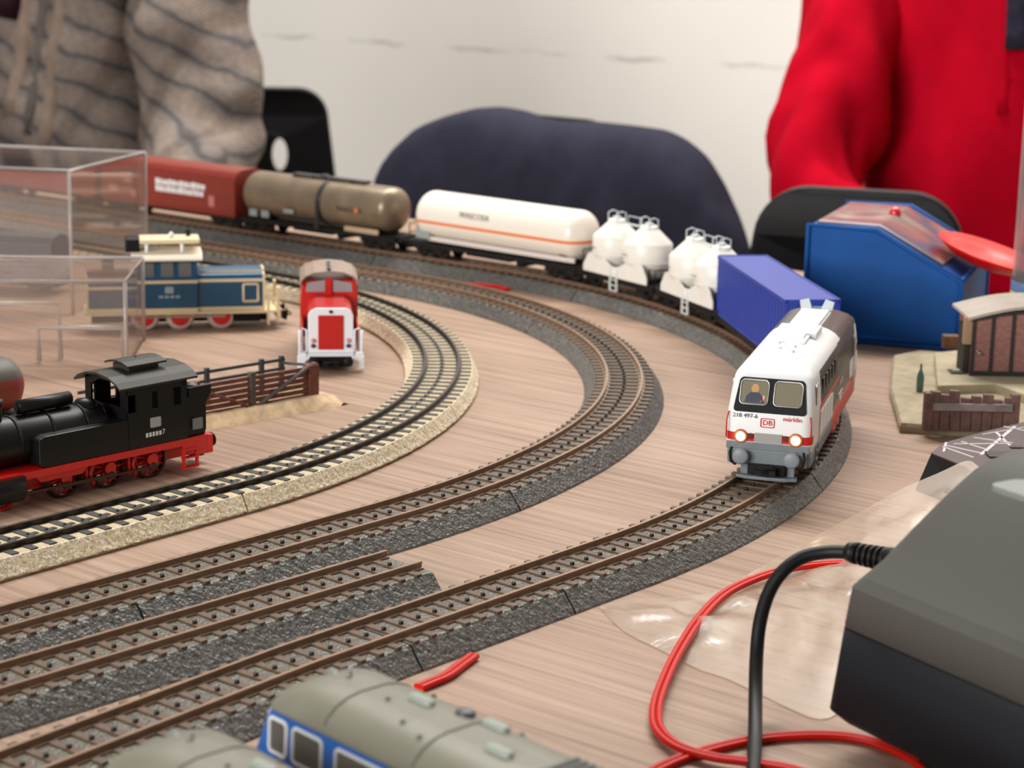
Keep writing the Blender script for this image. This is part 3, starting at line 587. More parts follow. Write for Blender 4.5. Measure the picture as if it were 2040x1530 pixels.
def hood_wagon(s, label, half, top, name, pitchroof=True, letters=True):
    loc, rz = on_path(OP, s, half - 22); V = thing(name, label, 'wagon', loc, rz)
    flat_frame(V, half, 11.5, 8.8, 2.4); [buffers(V, k * half, 8.0, dkgrey, k, 9.5, 2.3) for k in (-1, 1)]; coupler(V, half - 1)
    for x in (half - 20, -half + 20): bogie(V, x, dkgrey, 19, 5.2)
    rb = mat('oxide_red', (132, 46, 34), .4, var=.06); h = half - 3
    sec = [(-15.4, 9.4), (-15.9, 12), (-15.9, top - 9), (-15.2, top - 5.5), (-12.6, top - 2.2), (-8, top - .5), (0, top), (8, top - .5), (12.6, top - 2.2), (15.2, top - 5.5), (15.9, top - 9), (15.9, 12), (15.4, 9.4)]
    b = B(); b.prism(sec, 'x', -h, h, 0, False); b.out('hood', rb, V, bevel=.4)
    rsec = [(y * 1.012, z + .3) for y, z in sec[3:10]]; b = B(); b.prism(rsec + [(y * .97, z - .6) for y, z in reversed(rsec)], 'x', -h + .5, h - .5); b.out('roof_sheet', rb, V)
    b = B()
    for x in (-h + .6, h - .6): b.prism([(y * 1.025, z + .4) for y, z in sec], 'x', x - .8, x + .8)
    b.out('end_frame', rb, V)
    b = B()
    for sy in (-1, 1): b.box(-h, h, sy * 16 - .4, sy * 16 + .5, top - 9.4, top - 8.6); b.box(-h, h, sy * 16 - .4, sy * 16 + .5, 9.4, 11)
    b.out('rail_ledge', rb, V)
    if letters:
        for sy in (-1, 1):
            for q, (x0, x1) in enumerate(((-12, 40), (-12, 40))):
                xx = -12.0; kk_ = 0
                while xx < 38: wd = (4.4, 2.6, 5.2, 3.4, 4.8, 2.2, 3.8)[(kk_ + q * 3) % 7]; xc = -sy * (xx + wd / 2); b = B(); b.box(xc - wd / 2, xc + wd / 2, sy * 16.1 - .2, sy * 16.1 + .2, 26.6 - q * 5.2, 31.2 - q * 5.2 - (kk_ % 3) * .4); b.out('lettering_block', letw, V); xx += wd + .7; kk_ += 1
            for (x0, x1, z0, z1) in ((-66, -56, 17, 22), (-48, -40, 25, 28), (-40, -35, 14, 19), (46, 52, 15, 23)):
                b = B(); b.box(min(-sy * x0, -sy * x1), max(-sy * x0, -sy * x1), sy * 16 - .1, sy * 16 + .12, z0, z1); b.out('data_panel', mat('print_faded', (190, 120, 110), .6), V)
    return V
hood_wagon(1662, 'oxide red hooded wagon with large white lettering on its side', 77, 43.5, 'hood_wagon')
hood_wagon(1812, 'plain oxide red box wagon half hidden behind the clear display case', 70, 36, 'box_wagon', letters=False)
hood_wagon(1951, 'plain oxide red box wagon at the tail of the train', 66, 35, 'box_wagon', letters=False)

# ---------------------------------------------------------------- black steam tank engine standing on the table
fa = R(227.6)
S = thing('steam_locomotive', 'black steam tank engine with red wheels and frame beside the beige track', 'locomotive', (-157.2, 810.1, 0), fa)
sb = mat('engine_black', (15, 14, 14), .4, var=.15, spec=.3); sroof = mat('engine_roof_grey', (48, 44, 38), .5, var=.2, spec=.3); wred = mat('engine_wheel_red', (214, 36, 28), .45, var=.2); rod = mat('rod_dark', (70, 56, 48), .4, .6)
b = B(); b.box(-27, 96, -5, 5, 5, 15); b.out('main_frame', red, S)
b = B(); b.box(-26, 97, -14.6, 14.6, 14.2, 15.4)
for s in (-1, 1): b.box(-26, 97, s * 14.6 - .5, s * 14.6 + .5, 12.8, 15.6); b.prism([(34, 13), (60, 13), (57, 9.8), (37, 9.8)], 'y', s * 12.6 - .5, s * 12.6 + .5)
b.out('running_board', red, S)
b = B(); b.box(-28, -25.6, -15.5, 15.5, 7.4, 15.6); b.box(-26, -20, 13.6, 15.2, 7.4, 15); b.box(-26, -20, -15.2, -13.6, 7.4, 15); b.out('buffer_beam', red, S, bevel=.3)
b = B(); b.box(96, 98.4, -15.5, 15.5, 7.4, 15.6); b.out('buffer_beam', red, S, bevel=.3)
buffers(S, -28, 11.4, sb, -1, 9.5, 3); buffers(S, 98.4, 11.4, sb, 1, 9.5, 3); coupler(S, -26, -1)
wheels(S, (0, 21.5, 43), 8.3, [mat('tyre_dark', (74, 56, 48), .35, .5), wred], 7.8, 13)
wheels(S, (72, ), 6, [wred, wred], 7.8, 9)
for s in (-1, 1):
    b = B(); b.box(-2, 45, s * 10.4 - .5, s * 10.4 + .5, 4.8, 5.8); b.box(20, 78, s * 11.4 - .5, s * 11.4 + .5, 5.4, 6.6)
    for x in (0, 21.5, 43): b.cyl((x, s * 9, 5.4), (x, s * 11.2, 5.4), 1.7, n=12)
    b.out('coupling_rod', rod, S)
    b = B()
    for x in (0, 21.5, 43): b.lathe([(2.6, 0), (2.6, 1)], (x, s * 9.6, 8.3), 'y', 14); 
    b.out('wheel_hub', wred, S)
    for x in (10.8, 32): b = B(); b.tube([(x - 3, s * 9.4, 13), (x - 1, s * 9.4, 8), (x - 2.6, s * 9.4, 3)], .9, 6); b.tube([(x + 1, s * 9.4, 13), (x + .6, s * 9.4, 4)], .7, 6); b.out('brake_hanger', wred, S)
    b = B(); b.lathe([(5.2, 0), (5.6, .6), (5.6, 13.4), (5.2, 14)], (66, s * 12, 9.4), 'x', 18); b.box(66, 80, s * 12 - 4.6, s * 12 + 4.6, 9, 14.6); b.out('cylinder', sb, S)
    b = B()                                      # steps below the bunker
    for x in (-19.5, -12.5): b.box(x - .6, x + .6, s * 15 - .5, s * 15 + .5, 2.6, 13.6)
    for z in (2.8, 7, 10.6): b.box(-20, -12, s * 15 - 1.4, s * 15 + 1, z, z + .7)
    b.box(-20, -12, s * 15 - .4, s * 15 + .2, 10.6, 14); b.out('step', red, S)
    b = B(); b.prism([(14, 15.4), (56, 15.4), (58, 17), (58, 27.4), (55, 28.4), (14, 28.4)], 'y', s * 9.5 - 5, s * 9.5 + 5); b.out('side_tank', sb, S, bevel=.5)
    b = B(); b.prism([(-15, 15.4), (15, 15.4), (15, 31), (11, 31), (11, 38.5), (3, 38.5), (3, 31), (0, 31), (0, 38.5), (-8, 38.5), (-8, 31), (-12, 31), (-12, 42), (-15, 42)], 'y', s * 14.2 - .5, s * 14.2 + .5); b.box(-15, 15, s * 14.2 - .5, s * 14.2 + .5, 38.5, 42.5); b.out('cab_side', sb, S)
    text('number', '7', 3, letw, S, SIDE(-2.5, s * 14.8, 20.6), .1); 
    for k in range(5): b = B(); b.box(-s * (-6 + k * 1.7) - .55, -s * (-6 + k * 1.7) + .55, s * 14.75 - .1, s * 14.75 + .1, 19.6, 21.4); b.out('small_lettering', letw, S)
    f = B(); f.prism(rr(2.7, 2.1, .5, 3, s * 1.5, 25.4), 'y', s * 14.75 - .1, s * 14.75 + .1); f.out('emblem', mat('emblem_white', (170, 172, 172), .6), S)
    b = B(); b.box(-23.5, -18.5, s * 13.6 - .6, s * 13.6 + .75, 18.6, 23.2); b.out('data_panel', mat('data_grey', (120, 128, 130), .6), S)
b = B(); b.lathe([(3, 20), (9.4, 20.4), (9.9, 22), (9.9, 88), (9.2, 89.4), (2, 91)], (0, 0, 25.2), 'x', 30); b.out('boiler', sb, S)
b = B()
for x in (30, 46, 62, 80): b.lathe([(10, 0), (10.3, 0), (10.3, 1), (10, 1)], (x, 0, 25.2), 'x', 30, cap=(False, False))
b.out('boiler_band', sb, S)
b = B(); b.lathe([(4.6, 31), (4.0, 34), (3.9, 40), (4.5, 41), (4.6, 43), (3.6, 43.3)], (70, 0, 0), 'z', 20, cap=(False, True)); b.out('chimney', sb, S)
b = B(); b.lathe([(1, 0), (2.9, .5), (2.9, 25), (1, 25.6)], (33, 0, 38.2), 'x', 18); b.box(37, 39, -1.6, 1.6, 34, 37); b.box(53, 55, -1.6, 1.6, 34, 37); b.out('preheater', sb, S)
b = B(); b.lathe([(5.6, 32), (5.2, 34.6), (3.6, 36.4), (.4, 37.2)], (26, 0, 0), 'z', 20); b.out('steam_dome', sb, S)
for x in (15.2, -15.2):
    b = B(); b.box(x - .5, x + .5, -14, 14, 15.4, 33); b.prism([(-14, 33), (-10, 33), (-10, 40), (-4, 43), (4, 43), (10, 40), (10, 33), (14, 33), (14, 42), (8, 44.6), (0, 45.4), (-8, 44.6), (-14, 42)], 'x', x - .5, x + .5); b.out('cab_end', sb, S)
ro = [(-15.8, 41.2), (-13, 43.2), (-8, 45), (0, 46), (8, 45), (13, 43.2), (15.8, 41.2)]
b = B(); b.prism(ro + [(y, z + .9) for y, z in reversed(ro)], 'x', -20, 20); b.out('cab_roof', sroof, S)
b = B(); b.box(-7.5, 7.5, -5.5, 5.5, 45, 48.4); r2 = [(-8, 48.2), (-4, 49.4), (0, 49.8), (4, 49.4), (8, 48.2)]; b.prism(r2 + [(y, z + .8) for y, z in reversed(r2)], 'x', -10, 10); b.cyl((0, 0, 49), (0, 0, 51), .5, n=8); b.out('roof_vent', sroof, S)
b = B(); b.prism([(-15, 15.4), (-25, 15.4), (-26, 18), (-26, 29), (-28, 32), (-28, 34.4), (-15, 36)], 'y', -13.4, 13.4); b.out('coal_bunker', sb, S)
b = B(); b.prism([(-15, 34.4), (-28.4, 33.4), (-28.4, 34.6), (-15, 37)], 'y', -14, 14); b.box(-28, -16, -14.6, -13.2, 33, 37); b.box(-28, -16, 13.2, 14.6, 33, 37); b.out('bunker_rim', sb, S)
b = B()
for x, y in ((-20, 4), (-23, -3), (-21, -8), (-24, 6), (-18, 0), (-24, -7), (-22, 9)): b.lathe([(.5, 34.4), (3.2, 35.4), (2.6, 36.8), (.4, 37.4)], (x, y, 0), 'z', 7)
o = b.out('coal_load', mat('coal', (70, 62, 50), .5, var=.4, vscale=500), S)

# weathered red tank vehicle behind the engine
T2 = thing('tank_wagon', 'dark red tank wagon with a grey weathered top behind the black steam engine', 'wagon', P(28, 858, 0) + Vector((-24, -26, 0)), R(47))
flat_frame(T2, 40, 11, 9); wheels(T2, (-24, 24), 5.2, [MATS['wheel_dark']])
b = B(); b.lathe([(.4, -38), (7, -37.2), (11, -34), (12.6, -30), (12.6, 30), (11, 34), (7, 37.2), (.4, 38)], (0, 0, 23), 'x', 30)
b.out('tank', paint('rusty_red_tank', (150, 52, 40), [((98, 92, 84), {'z': (27, 60)})], .5, 0, 0, .5), T2)

# ---------------------------------------------------------------- blue and cream shunter
V = thing('shunting_locomotive', 'dark blue diesel shunter with cream trim and red wheels inside the beige track', 'locomotive', (-188, 1135, 0), R(12))
bl = mat('shunter_blue', (26, 82, 116), .36, var=.06); cr = mat('shunter_cream', (226, 212, 172), .4)
b = B(); b.box(-60, 48, -15, 15, 9.4, 10.8); b.out('deck', cr, V)
b = B(); b.box(-56, 44, -8, 8, 4, 9.4); b.box(24, 40, -11, -8, 4, 9); b.box(24, 40, 8, 11, 4, 9); b.out('frame', black, V)
wheels(V, (-26, -6, 17.5), 7.6, [mat('tyre_bright', (214, 210, 205), .4, .2), wred], 9.4, 0)
for s in (-1, 1):
    b = B(); b.box(-28, 20, s * 11.4 - .4, s * 11.4 + .4, 7.0, 8.2); b.out('coupling_rod', steel, V)
for (x0, x1, zt, nm) in ((4, 42, 34.5, 'engine_hood'), (-58, -30, 31, 'rear_hood')):
    sec = [(-12, 10.8), (-12, zt - 6), (-10.4, zt - 3), (-7.5, zt - 2.2), (-7, zt - .6), (0, zt), (7, zt - .6), (7.5, zt - 2.2), (10.4, zt - 3), (12, zt - 6), (12, 10.8)]
    b = B(); b.prism(sec, 'x', x0, x1); h = b.out(nm, bl, V, bevel=.5)
    for s in (-1, 1):
        b = B(); b.box(x0, x1, s * 12 - .2, s * 12 + .35, zt - 7, zt - 5.4); b.box(x0, x1, s * 12 - .2, s * 12 + .35, 10.8, 13); b.box(x0, x1, s * 7.6 - .2, s * 7.6 + .4, zt - 2.4, zt - 1.2); b.out('cream_line', cr, h)
    e = x1 if x0 > 0 else x0
    b = B(); b.prism([(y * 1.03, z + .25) for y, z in sec], 'x', e - .6, e + .6); b.out('hood_end', cr, h)
    if x0 > 0:
        for s in (-1, 1):
            f = B(); f.tube([(x, s * 12.2, z) for x, z in rr(4.2, 5, .6, 2, 34.5, 21)], .8, 4, closed=True); f.out('vent_frame', cr, h)
sec = [(-14, 10.8), (-14, 30), (-12.6, 42), (12.6, 42), (14, 30), (14, 10.8)]
b = B(); b.prism(sec, 'x', -30, 4); b.out('cab', bl, V, bevel=.4)
for s in (-1, 1):
    b = B(); b.box(-30, 4, s * 14 - .2, s * 14 + .35, 27.4, 29.2); b.box(-30, 4, s * 14 - .2, s * 14 + .35, 10.8, 13); b.out('cream_line', cr, V)
    for x in (-24, -13, -3):
        b = B(); b.prism(rr(3.6, 4.2, .6, 3, x, 35.4), 'y', s * 13.4 - .5, s * 13.4 + .25); b.out('cab_window', mat('shunter_glass', (96, 108, 114), .12, coat=.4), V)
    f = B(); f.prism(rr(2.4, 1.9, .5, 3, -12, 23.6), 'y', s * 14 - .1, s * 14 + .3); f.out('emblem', mat('emblem_pale2', (150, 172, 184), .6), V)
    for k in range(4): b = B(); b.box(-18 + k * 3.2, -15.6 + k * 3.2, s * 14 - .1, s * 14 + .3, 19, 20.4); b.out('small_lettering', MATS['emblem_pale2'], V)
ro = [(-17, 40.6), (-15, 42.4), (-8, 44), (0, 44.6), (8, 44), (15, 42.4), (17, 40.6)]
b = B(); b.prism(ro + [(y, z + 1.1) for y, z in reversed(ro)], 'x', -33, 7); b.out('cab_roof', mat('roof_cream', (232, 222, 200), .4), V, bevel=.4)
b = B()
for x in (-24, -4):
    for y in (-8, 8): b.cyl((x, y, 44), (x, y, 50), 1.1, n=10)
b.out('roof_post', white, V)
b = B(); b.box(-28, 6, -10, 10, 49.6, 52.2); b.out('roof_plate', cr, V, bevel=.6)
b = B(); b.box(-36, -28, -9, 9, 44.8, 52.4); b.out('roof_box', black, V, bevel=.8)
b = B(); b.cyl((0, 4, 52), (0, 4, 56), 1.3, n=10); b.out('horn', black, V)
b = B(); b.cyl((-46, 0, 30), (-46, 0, 41), 3.4, n=14); b.box(-58, -34, -5, 5, 30, 33.4); b.out('exhaust_stack', black, V)
b = B(); b.lathe([(.4, 52), (1.6, 53), (1.7, 54.4), (.4, 55.6)], (-10, -3, 0), 'z', 12); b.out('roof_lamp', mat('lamp_white', (235, 225, 222), .3), V)
b = B(); b.box(43, 50, -14.5, 14.5, 9.4, 10.6); b.box(49.6, 51.4, -15, 15, 4.6, 12)
for y in (-14, -9, 9, 14): b.box(49.4, 50.6, y - .7, y + .7, 4, 24)
for s in (-1, 1): b.box(49.4, 50.8, s * 11.5 - 3, s * 11.5 + 3, 23, 24.2); b.box(44, 50, s * 14 - .6, s * 14 + .6, 17, 18); b.box(43.6, 45, s * 14.4 - .8, s * 14.4 + .8, 2.4, 24)
b.out('end_platform', cr, V)
buffers(V, 51.4, 8.6, black, 1, 9.5, 2.8); coupler(V, 50)

# ---------------------------------------------------------------- red shunter facing the camera
Q = thing('shunting_locomotive', 'bright red diesel shunter with a white-framed front grille and beige roof', 'locomotive', (-100.5, 1065, 0), R(-83.5)); Q.scale = (1, 1, .95)
rd = mat('shunter_red', (196, 30, 24), .33, var=.05, coat=.3); rw = mat('front_white', (232, 234, 238), .35)
b = B(); b.box(-48, 48, -13, 13, 8.6, 10.4); b.out('deck', rw, Q)
b = B(); b.box(-46, 47, -9, 9, 2.6, 8.6); b.box(-44, 44, -11.5, 11.5, 4.6, 8.4); b.out('frame', black, Q)
wheels(Q, (-28, 0, 28), 6, [MATS['wheel_dark']])
hs = lambda w_, zt: [(-w_, 10.4), (-w_, zt - 4), (-w_ + 1.2, zt - 1.6), (-w_ + 4, zt), (w_ - 4, zt), (w_ - 1.2, zt - 1.6), (w_, zt - 4), (w_, 10.4)]
b = B(); b.prism(hs(11.6, 35), 'x', 4, 45.4); b.out('engine_hood', rd, Q, bevel=.6)
b = B(); b.prism(hs(11.8, 35.4), 'x', 45.2, 46.6); b.out('front_frame', rw, Q, bevel=.5)
b = B(); b.box(46.4, 47.3, -6.6, 6.6, 12.2, 31.4); 
g0 = b.out('grille', mat('grille_red', (186, 22, 20), .4), Q, bevel=.4)
b = B(); b.lathe([(.9, 0), (.9, .8)], (46.6, 0, 33.4), 'x', 12); b.out('top_lamp', black, Q)
for s in (-1, 1):
    for z, mm_ in ((17.4, mat('lamp_pinkish', (220, 140, 140), .3)), (14.4, mat('lamp_navy', (50, 58, 90), .2))):
        b = B(); b.lathe([(1.2, 0), (1.2, .8), (.4, 1.1)], (46.6, s * 9.2, z), 'x', 14); b.out('front_lamp', mm_, Q)
    b = B(); b.box(-30, 4, s * 15 - .6, s * 15 + .6, 9, 30); b.box(4, 40, s * 14.6 - .6, s * 14.6 + .4, 10.4, 23); b.out('side_wall', rd, Q, bevel=.3)
    b = B(); b.tube([(46, s * 12.2, 10), (46, s * 12.4, 23), (41, s * 14.8, 23), (41, s * 15.2, 10)], .75, 6); b.tube([(46.4, s * 16.2, 6), (46.4, s * 16.2, 23)], .75, 6); b.out('handrail', rw, Q)
    b = B(); b.prism([(11, 8.6), (17.4, 8.6), (17.4, -0.4 + 2), (14.6, 1.6), (13.2, 6), (11, 7.4)] if s > 0 else [(-11, 8.6), (-17.4, 8.6), (-17.4, 1.6), (-14.6, 1.6), (-13.2, 6), (-11, 7.4)], 'x', 44, 48.4); b.out('front_step', rw, Q, bevel=.3)
    b = B(); b.box(41, 48, s * 14.4 - 2.6, s * 14.4 + 2.6, 8.6, 10.4); b.out('step_plate', rw, Q)
cs = [(-15.6, 10.4), (-15.6, 34), (-14.6, 43), (14.6, 43), (15.6, 34), (15.6, 10.4)]
b = B(); b.prism(cs, 'x', -30, 4); b.out('cab', rd, Q, bevel=.6)
for s in (-1, 1):
    q = [(4.3, s * 2.2, 36.6), (4.3, s * 12.6, 36.6), (4.3, s * 12, 41.6), (4.3, s * 2.2, 43.4)]
    b = B(); b.loft([[(x - .6, y, z) for x, y, z in q], q], 0, False); b.out('cab_window', mat('cab_glass_grey', (150, 150, 152), .12, coat=.4), Q)
    b = B(); b.box(-26, -2, s * 15.2 - .3, s * 15.2 + .55, 34, 41); b.out('side_glass', MATS['shunter_glass'], Q)
b = B(); b.box(3.6, 5, -1.4, 1.4, 34, 45); b.out('window_pillar', rd, Q)
ro = [(-16, 41.4), (-15.4, 44), (-13, 46.4), (-8, 48.4), (0, 49.2), (8, 48.4), (13, 46.4), (15.4, 44), (16, 41.4)]
b = B(); b.prism(ro + [(y * .94, z - 1) for y, z in reversed(ro)], 'x', -33, 7); b.out('cab_roof', mat('roof_beige_grey', (150, 128, 112), .5, var=.15), Q, bevel=.4)
b = B(); b.box(-20, 6.6, -.9, .9, 48.6, 50.4); b.out('roof_seam', MATS['walkway_dark'], Q)
b = B(); b.prism(hs(11, 31), 'x', -45, -30); b.out('rear_hood', rd, Q, bevel=.5)
buffers(Q, 48, 6.2, black, 1, 9, 2.6); coupler(Q, 46)

# ---------------------------------------------------------------- cattle pen fence model
A0 = P(300, 868, 0); F0 = thing('model_fence', 'brown weathered model fence with diagonal braces on a stone-coloured base', 'fence', P(415, 852, 0), R(44))
stone = mat('base_stone', (206, 176, 138), .8, var=.25, vscale=180, bump=.6, bscale=500)
fb = mat('fence_brown', (110, 62, 48), .7, var=.3, vscale=300); fg = mat('fence_grey', (84, 76, 72), .7, var=.3, vscale=300)
def rough_slab(b, x0, x1, y0, y1, h, nx=26, ny=6, amp=.6, seed=0):
    g = []
    for j in range(ny + 1):
        row = []
        for i in range(nx + 1):
            x = x0 + (x1 - x0) * i / nx; y = y0 + (y1 - y0) * j / ny; e = min(i, nx - i, j * 2, (ny - j) * 2)
            z = h * (0 if e == 0 else .8 if e == 1 else 1) + (amp * noise.noise(Vector((x * .12 + seed, y * .2, 0))) if e else 0)
            row.append((x, y, max(0, z)))
        g.append(row)
    b.grid(g, 0, True)
    b.add([g[0][0], g[0][-1], g[-1][-1], g[-1][0]], [(0, 3, 2, 1)])
b = B(); rough_slab(b, -60, 80, -5, 24, 5.4); b.out('base', stone, F0)
for k in range(6):
    z = 5 + k * 2.7; b = B(); b.box(-40, 68, 5 - .5 + random.uniform(-.3, .3), 5.9, z - .95, z + 1.05); b.out('plank', fb, F0, bevel=.15)
for x in (-36, -3, 29, 66): b = B(); b.box(x - 1.5, x + 1.5, 4, 7, 3.5, 21.5 if x != 66 else 21); b.out('post', fb if x != 29 else fg, F0, bevel=.2)
b = B(); b.box(62, 68, 3.4, 9, 3.5, 20.4); b.out('corner_post', fb, F0, bevel=.4)
for (xa, za, xb, zb, mm_) in ((-5, 19.4, 27, 5, fb), (62, 20, 31, 5, fg)): b = B(); b.tube([(xa, 4, za), (xb, 3.6, zb)], 1.05, 4); b.out('brace', mm_, F0)
for z in (12, 16.6, 21): b = B(); b.box(-56, 60, 20, 21, z - .7, z + .7); b.out('back_rail', mat('fence_dark', (62, 66, 68), .6, var=.2), F0)
for x in (-50, -18, 14, 46, 58): b = B(); b.box(x - 1.2, x + 1.2, 19.6, 21.4, 3.5, 23); b.out('back_post', MATS['fence_dark'], F0, bevel=.2)
for z in (19.6, ): b = B(); b.tube([(58, 20, z), (66, 6, z)], .8, 6); b.out('end_rail', MATS['fence_dark'], F0)

# ---------------------------------------------------------------- clear display cases on the left
acr = clear('acrylic_clear', (250, 249, 248), .06, .04, (225, 205, 195), .16)
acrE = clear('acrylic_edge', (230, 225, 220), .45, .08, (226, 216, 210), .6)
acrF = clear('acrylic_lid', (250, 249, 248), .06, .06, (225, 215, 205), .5)
def clear_case(name, label, c0, ang, lx, ly, h, t=1.6, lid=None):
    """open-bottomed box of clear sheet; local x along its front, local y to the back"""
    o = thing(name, label, 'display case', c0, ang)
    for (nm, x0, x1, y0, y1) in (('front_panel', 0, lx, 0, t), ('back_panel', 0, lx, ly - t, ly), ('end_panel', 0, t, t, ly - t), ('end_panel', lx - t, lx, t, ly - t)):
        b = B(); b.box(x0, x1, y0, y1, 0, h); b.out(nm, acr, o)
    b = B(); b.box(0, lx, 0, ly, h, h + t); b.out('lid', lid or acr, o, bevel=.5)
    for (x, y) in ((0, 0), (lx, 0), (0, ly), (lx, ly)): b = B(); b.cyl((x, y, 0), (x, y, h + t), 1.1, n=8); b.out('corner_edge', acrE, o)
    b = B(); b.tube([(0, 0, h + t), (lx, 0, h + t), (lx, ly, h + t), (0, ly, h + t)], 1.1, 6, closed=True); b.out('top_edge', acrE, o)
    return o
# near case: front right corner towards the steam engine
def case_at(name, label, corner, ang, lx, ly, h, lid=None):
    """corner = its right front foot; front runs to the left along ang, depth runs back"""
    ex = Vector((math.cos(ang), math.sin(ang), 0)); org = corner + ex * lx
    return clear_case(name, label, org, ang + math.pi, lx, ly, h, 1.6, lid)
near = case_at('display_case', 'low clear plastic display case with an empty stepped cradle behind the steam engine', Vector((-201, 1012, 0)), R(184), 120, 78, 45)
for (x0, x1, z, y) in ((20, 82, 30, 26), (72, 116, 19, 18), (8, 34, 22, 50)):
    b = B(); b.tube([(x0, y, 1), (x0, y, z), (x1, y, z), (x1, y, 1)], 1.5, 6); b.out('cradle', acrE, near)
far = case_at('display_case', 'tall clear plastic display case standing in front of the red wagons', Vector((-262, 1162, 0)), R(167), 120, 110, 84, acrF)
# dark wagon kept inside the tall case
dw = thing('model_wagon', 'dark grey model wagon standing inside the tall clear case', 'wagon', (-322, 1243, 0), R(-13))
b = B(); b.prism([(-13, 7), (-13, 32), (-9, 36), (0, 37.4), (9, 36), (13, 32), (13, 7)], 'x', -38, 38); b.out('body', mat('dark_wagon_grey', (58, 58, 62), .5, var=.15), dw, bevel=.4)
wheels(dw, (-24, 24), 5.2, [MATS['wheel_dark']]); flat_frame(dw, 40, 11, 8)

# ---------------------------------------------------------------- blue sloped tin, dish and tall clear tube
tb = P(1600, 676, 0); te = P(1905, 703, 0); dv = te - tb; tang_ = math.atan2(dv.y, dv.x); Ltin = dv.length
TN = thing('tin_box', 'blue painted sloped metal tin with a worn printed top', 'tin', tb, tang_)
tin_m = mat('tin_blue', (8, 76, 146), .6, 0, spec=.25, var=.12, vscale=40); tin_l = tin_m
prof = [(0, 0), (Ltin, 0), (Ltin, 40.5), (39, 66.5), (0, 67)]; DEP = 112
b = B(); b.prism(prof, 'y', 0, DEP); b.out('body', tin_m, TN, bevel=1.5)
for y in (0, DEP):
    b = B(); b.tube([(x, y, z) for x, z in prof[1:] + prof[:1]], 1.7, 8); b.out('rim', tin_l, TN)
b = B(); b.tube([(0, -.4, 4.5), (Ltin, -.4, 4.5), (Ltin + .4, DEP, 4.5)], 1.3, 8); b.out('base_ridge', tin_l, TN)
b = B(); b.tube([(Ltin, 0, 40.5), (Ltin, DEP, 40.5)], 1.6, 8); b.tube([(Ltin, 0, 1), (Ltin, 0, 40.5)], 1.6, 8); b.out('corner_rim', tin_l, TN)
def tinprint():
    mt, nt, b = nodes_of('tin_print'); N, Lk = nt.nodes, nt.links; b.inputs['Roughness'].default_value = .4; b.inputs['Specular IOR Level'].default_value = .3
    tc = N.new('ShaderNodeTexCoord'); n = N.new('ShaderNodeTexNoise'); n.inputs['Scale'].default_value = 22; n.inputs['Detail'].default_value = 5; n.inputs['Distortion'].default_value = 1; Lk.new(tc.outputs['Object'], n.inputs['Vector'])
    r = N.new('ShaderNodeValToRGB'); e = r.color_ramp.elements; e[0].position = .36; e[0].color = (*lin((70, 58, 92)), 1); e[1].position = .68; e[1].color = (*lin((176, 150, 138)), 1)
    k = e.new(.46); k.color = (*lin((140, 62, 60)), 1); k = e.new(.56); k.color = (*lin((128, 112, 104)), 1)
    Lk.new(n.outputs['Fac'], r.inputs[0]); Lk.new(r.outputs[0], b.inputs['Base Color']); return mt
tp = tinprint(); sl = (66.5 - 40.5) / (Ltin - 39)
b = B(); b.loft([[(3, 9, 67.2), (39, 9, 66.8), (39, DEP - 9, 66.8), (3, DEP - 9, 67.2)], [(3, 9, 68.2), (39, 9, 67.8), (39, DEP - 9, 67.8), (3, DEP - 9, 68.2)]], 0, False); b.out('printed_top', tp, TN)
b = B(); x1 = Ltin - 12; z1 = 40.5 + 12 * sl; b.loft([[(39, 9, 66.8), (x1, 9, z1 + .3), (x1, DEP - 9, z1 + .3), (39, DEP - 9, 66.8)], [(39, 9, 67.8), (x1, 9, z1 + 1.4), (x1, DEP - 9, z1 + 1.4), (39, DEP - 9, 67.8)]], 0, False); b.out('printed_slope', tp, TN)
b = B(); b.tube([(4, 8.4, 68.3), (39, 8.4, 67.9), (x1, 8.4, z1 + 1.6)], .7, 6); b.out('print_border', mat('border_pale', (205, 190, 186), .4), TN)
b = B(); b.lathe([(.4, 0), (3.6, .2), (3.9, 1.4), (3.0, 3.4), (1.2, 4.6), (.3, 4.8)], (38, 62, 67.4), 'z', 20); b.out('button', mat('button_red', (214, 16, 34), .15, coat=.6), TN)
ds = thing('dish', 'shallow bright red plastic dish lying on the sloped top of the blue tin', 'dish', Vector((0, 0, 0)), tang_)
ctr = TN.location * 1000 - Vector((0, 0, TZ)) + Matrix.Rotation(tang_, 3, 'Z') @ Vector((95, 46, 0)); ds.location = Wm((ctr.x, ctr.y, 40.5 + (Ltin - 95) * sl + 6)); ds.rotation_euler = (0, 0, tang_)
b = B(); b.lathe([(1, 0), (10, .2), (24, 3.6), (31, 8.2), (32.4, 9.4), (31.6, 9.8), (23, 5), (10, 1.6), (.6, 1.4)], (0, 0, 0), 'z', 40); 
o = b.out('bowl', mat('dish_red', (228, 20, 8), .3, spec=.35), ds); o.rotation_euler = (0, math.atan(sl) * .6, 0)
b = B(); b.lathe([(.5, .5), (7, .8), (7.4, 2.6), (6.4, 3), (.5, 2.2)], (0, 0, 0), 'z', 24); o = b.out('centre_boss', MATS['dish_red'], ds); o.rotation_euler = (0, math.atan(sl) * .6, 0)
gl = thing('clear_tube', 'tall clear plastic tube with a yellow and blue label standing behind the brick hut', 'container', (302, 1086, 0), 0)
b = B(); b.lathe([(24, 0), (26, 1), (26, 190), (25.2, 191), (24.4, 190), (24.4, 2)], (0, 0, 0), 'z', 40, cap=(True, True)); b.out('tube_wall', clear('tube_clear', (244, 245, 246), .14, .05, (214, 200, 194), .22), gl)
b = B(); b.lathe([(25.6, 0), (26.7, .4), (26.7, 3), (26, 3.4)], (0, 0, 0), 'z', 40); b.out('base_ring', acrE, gl)
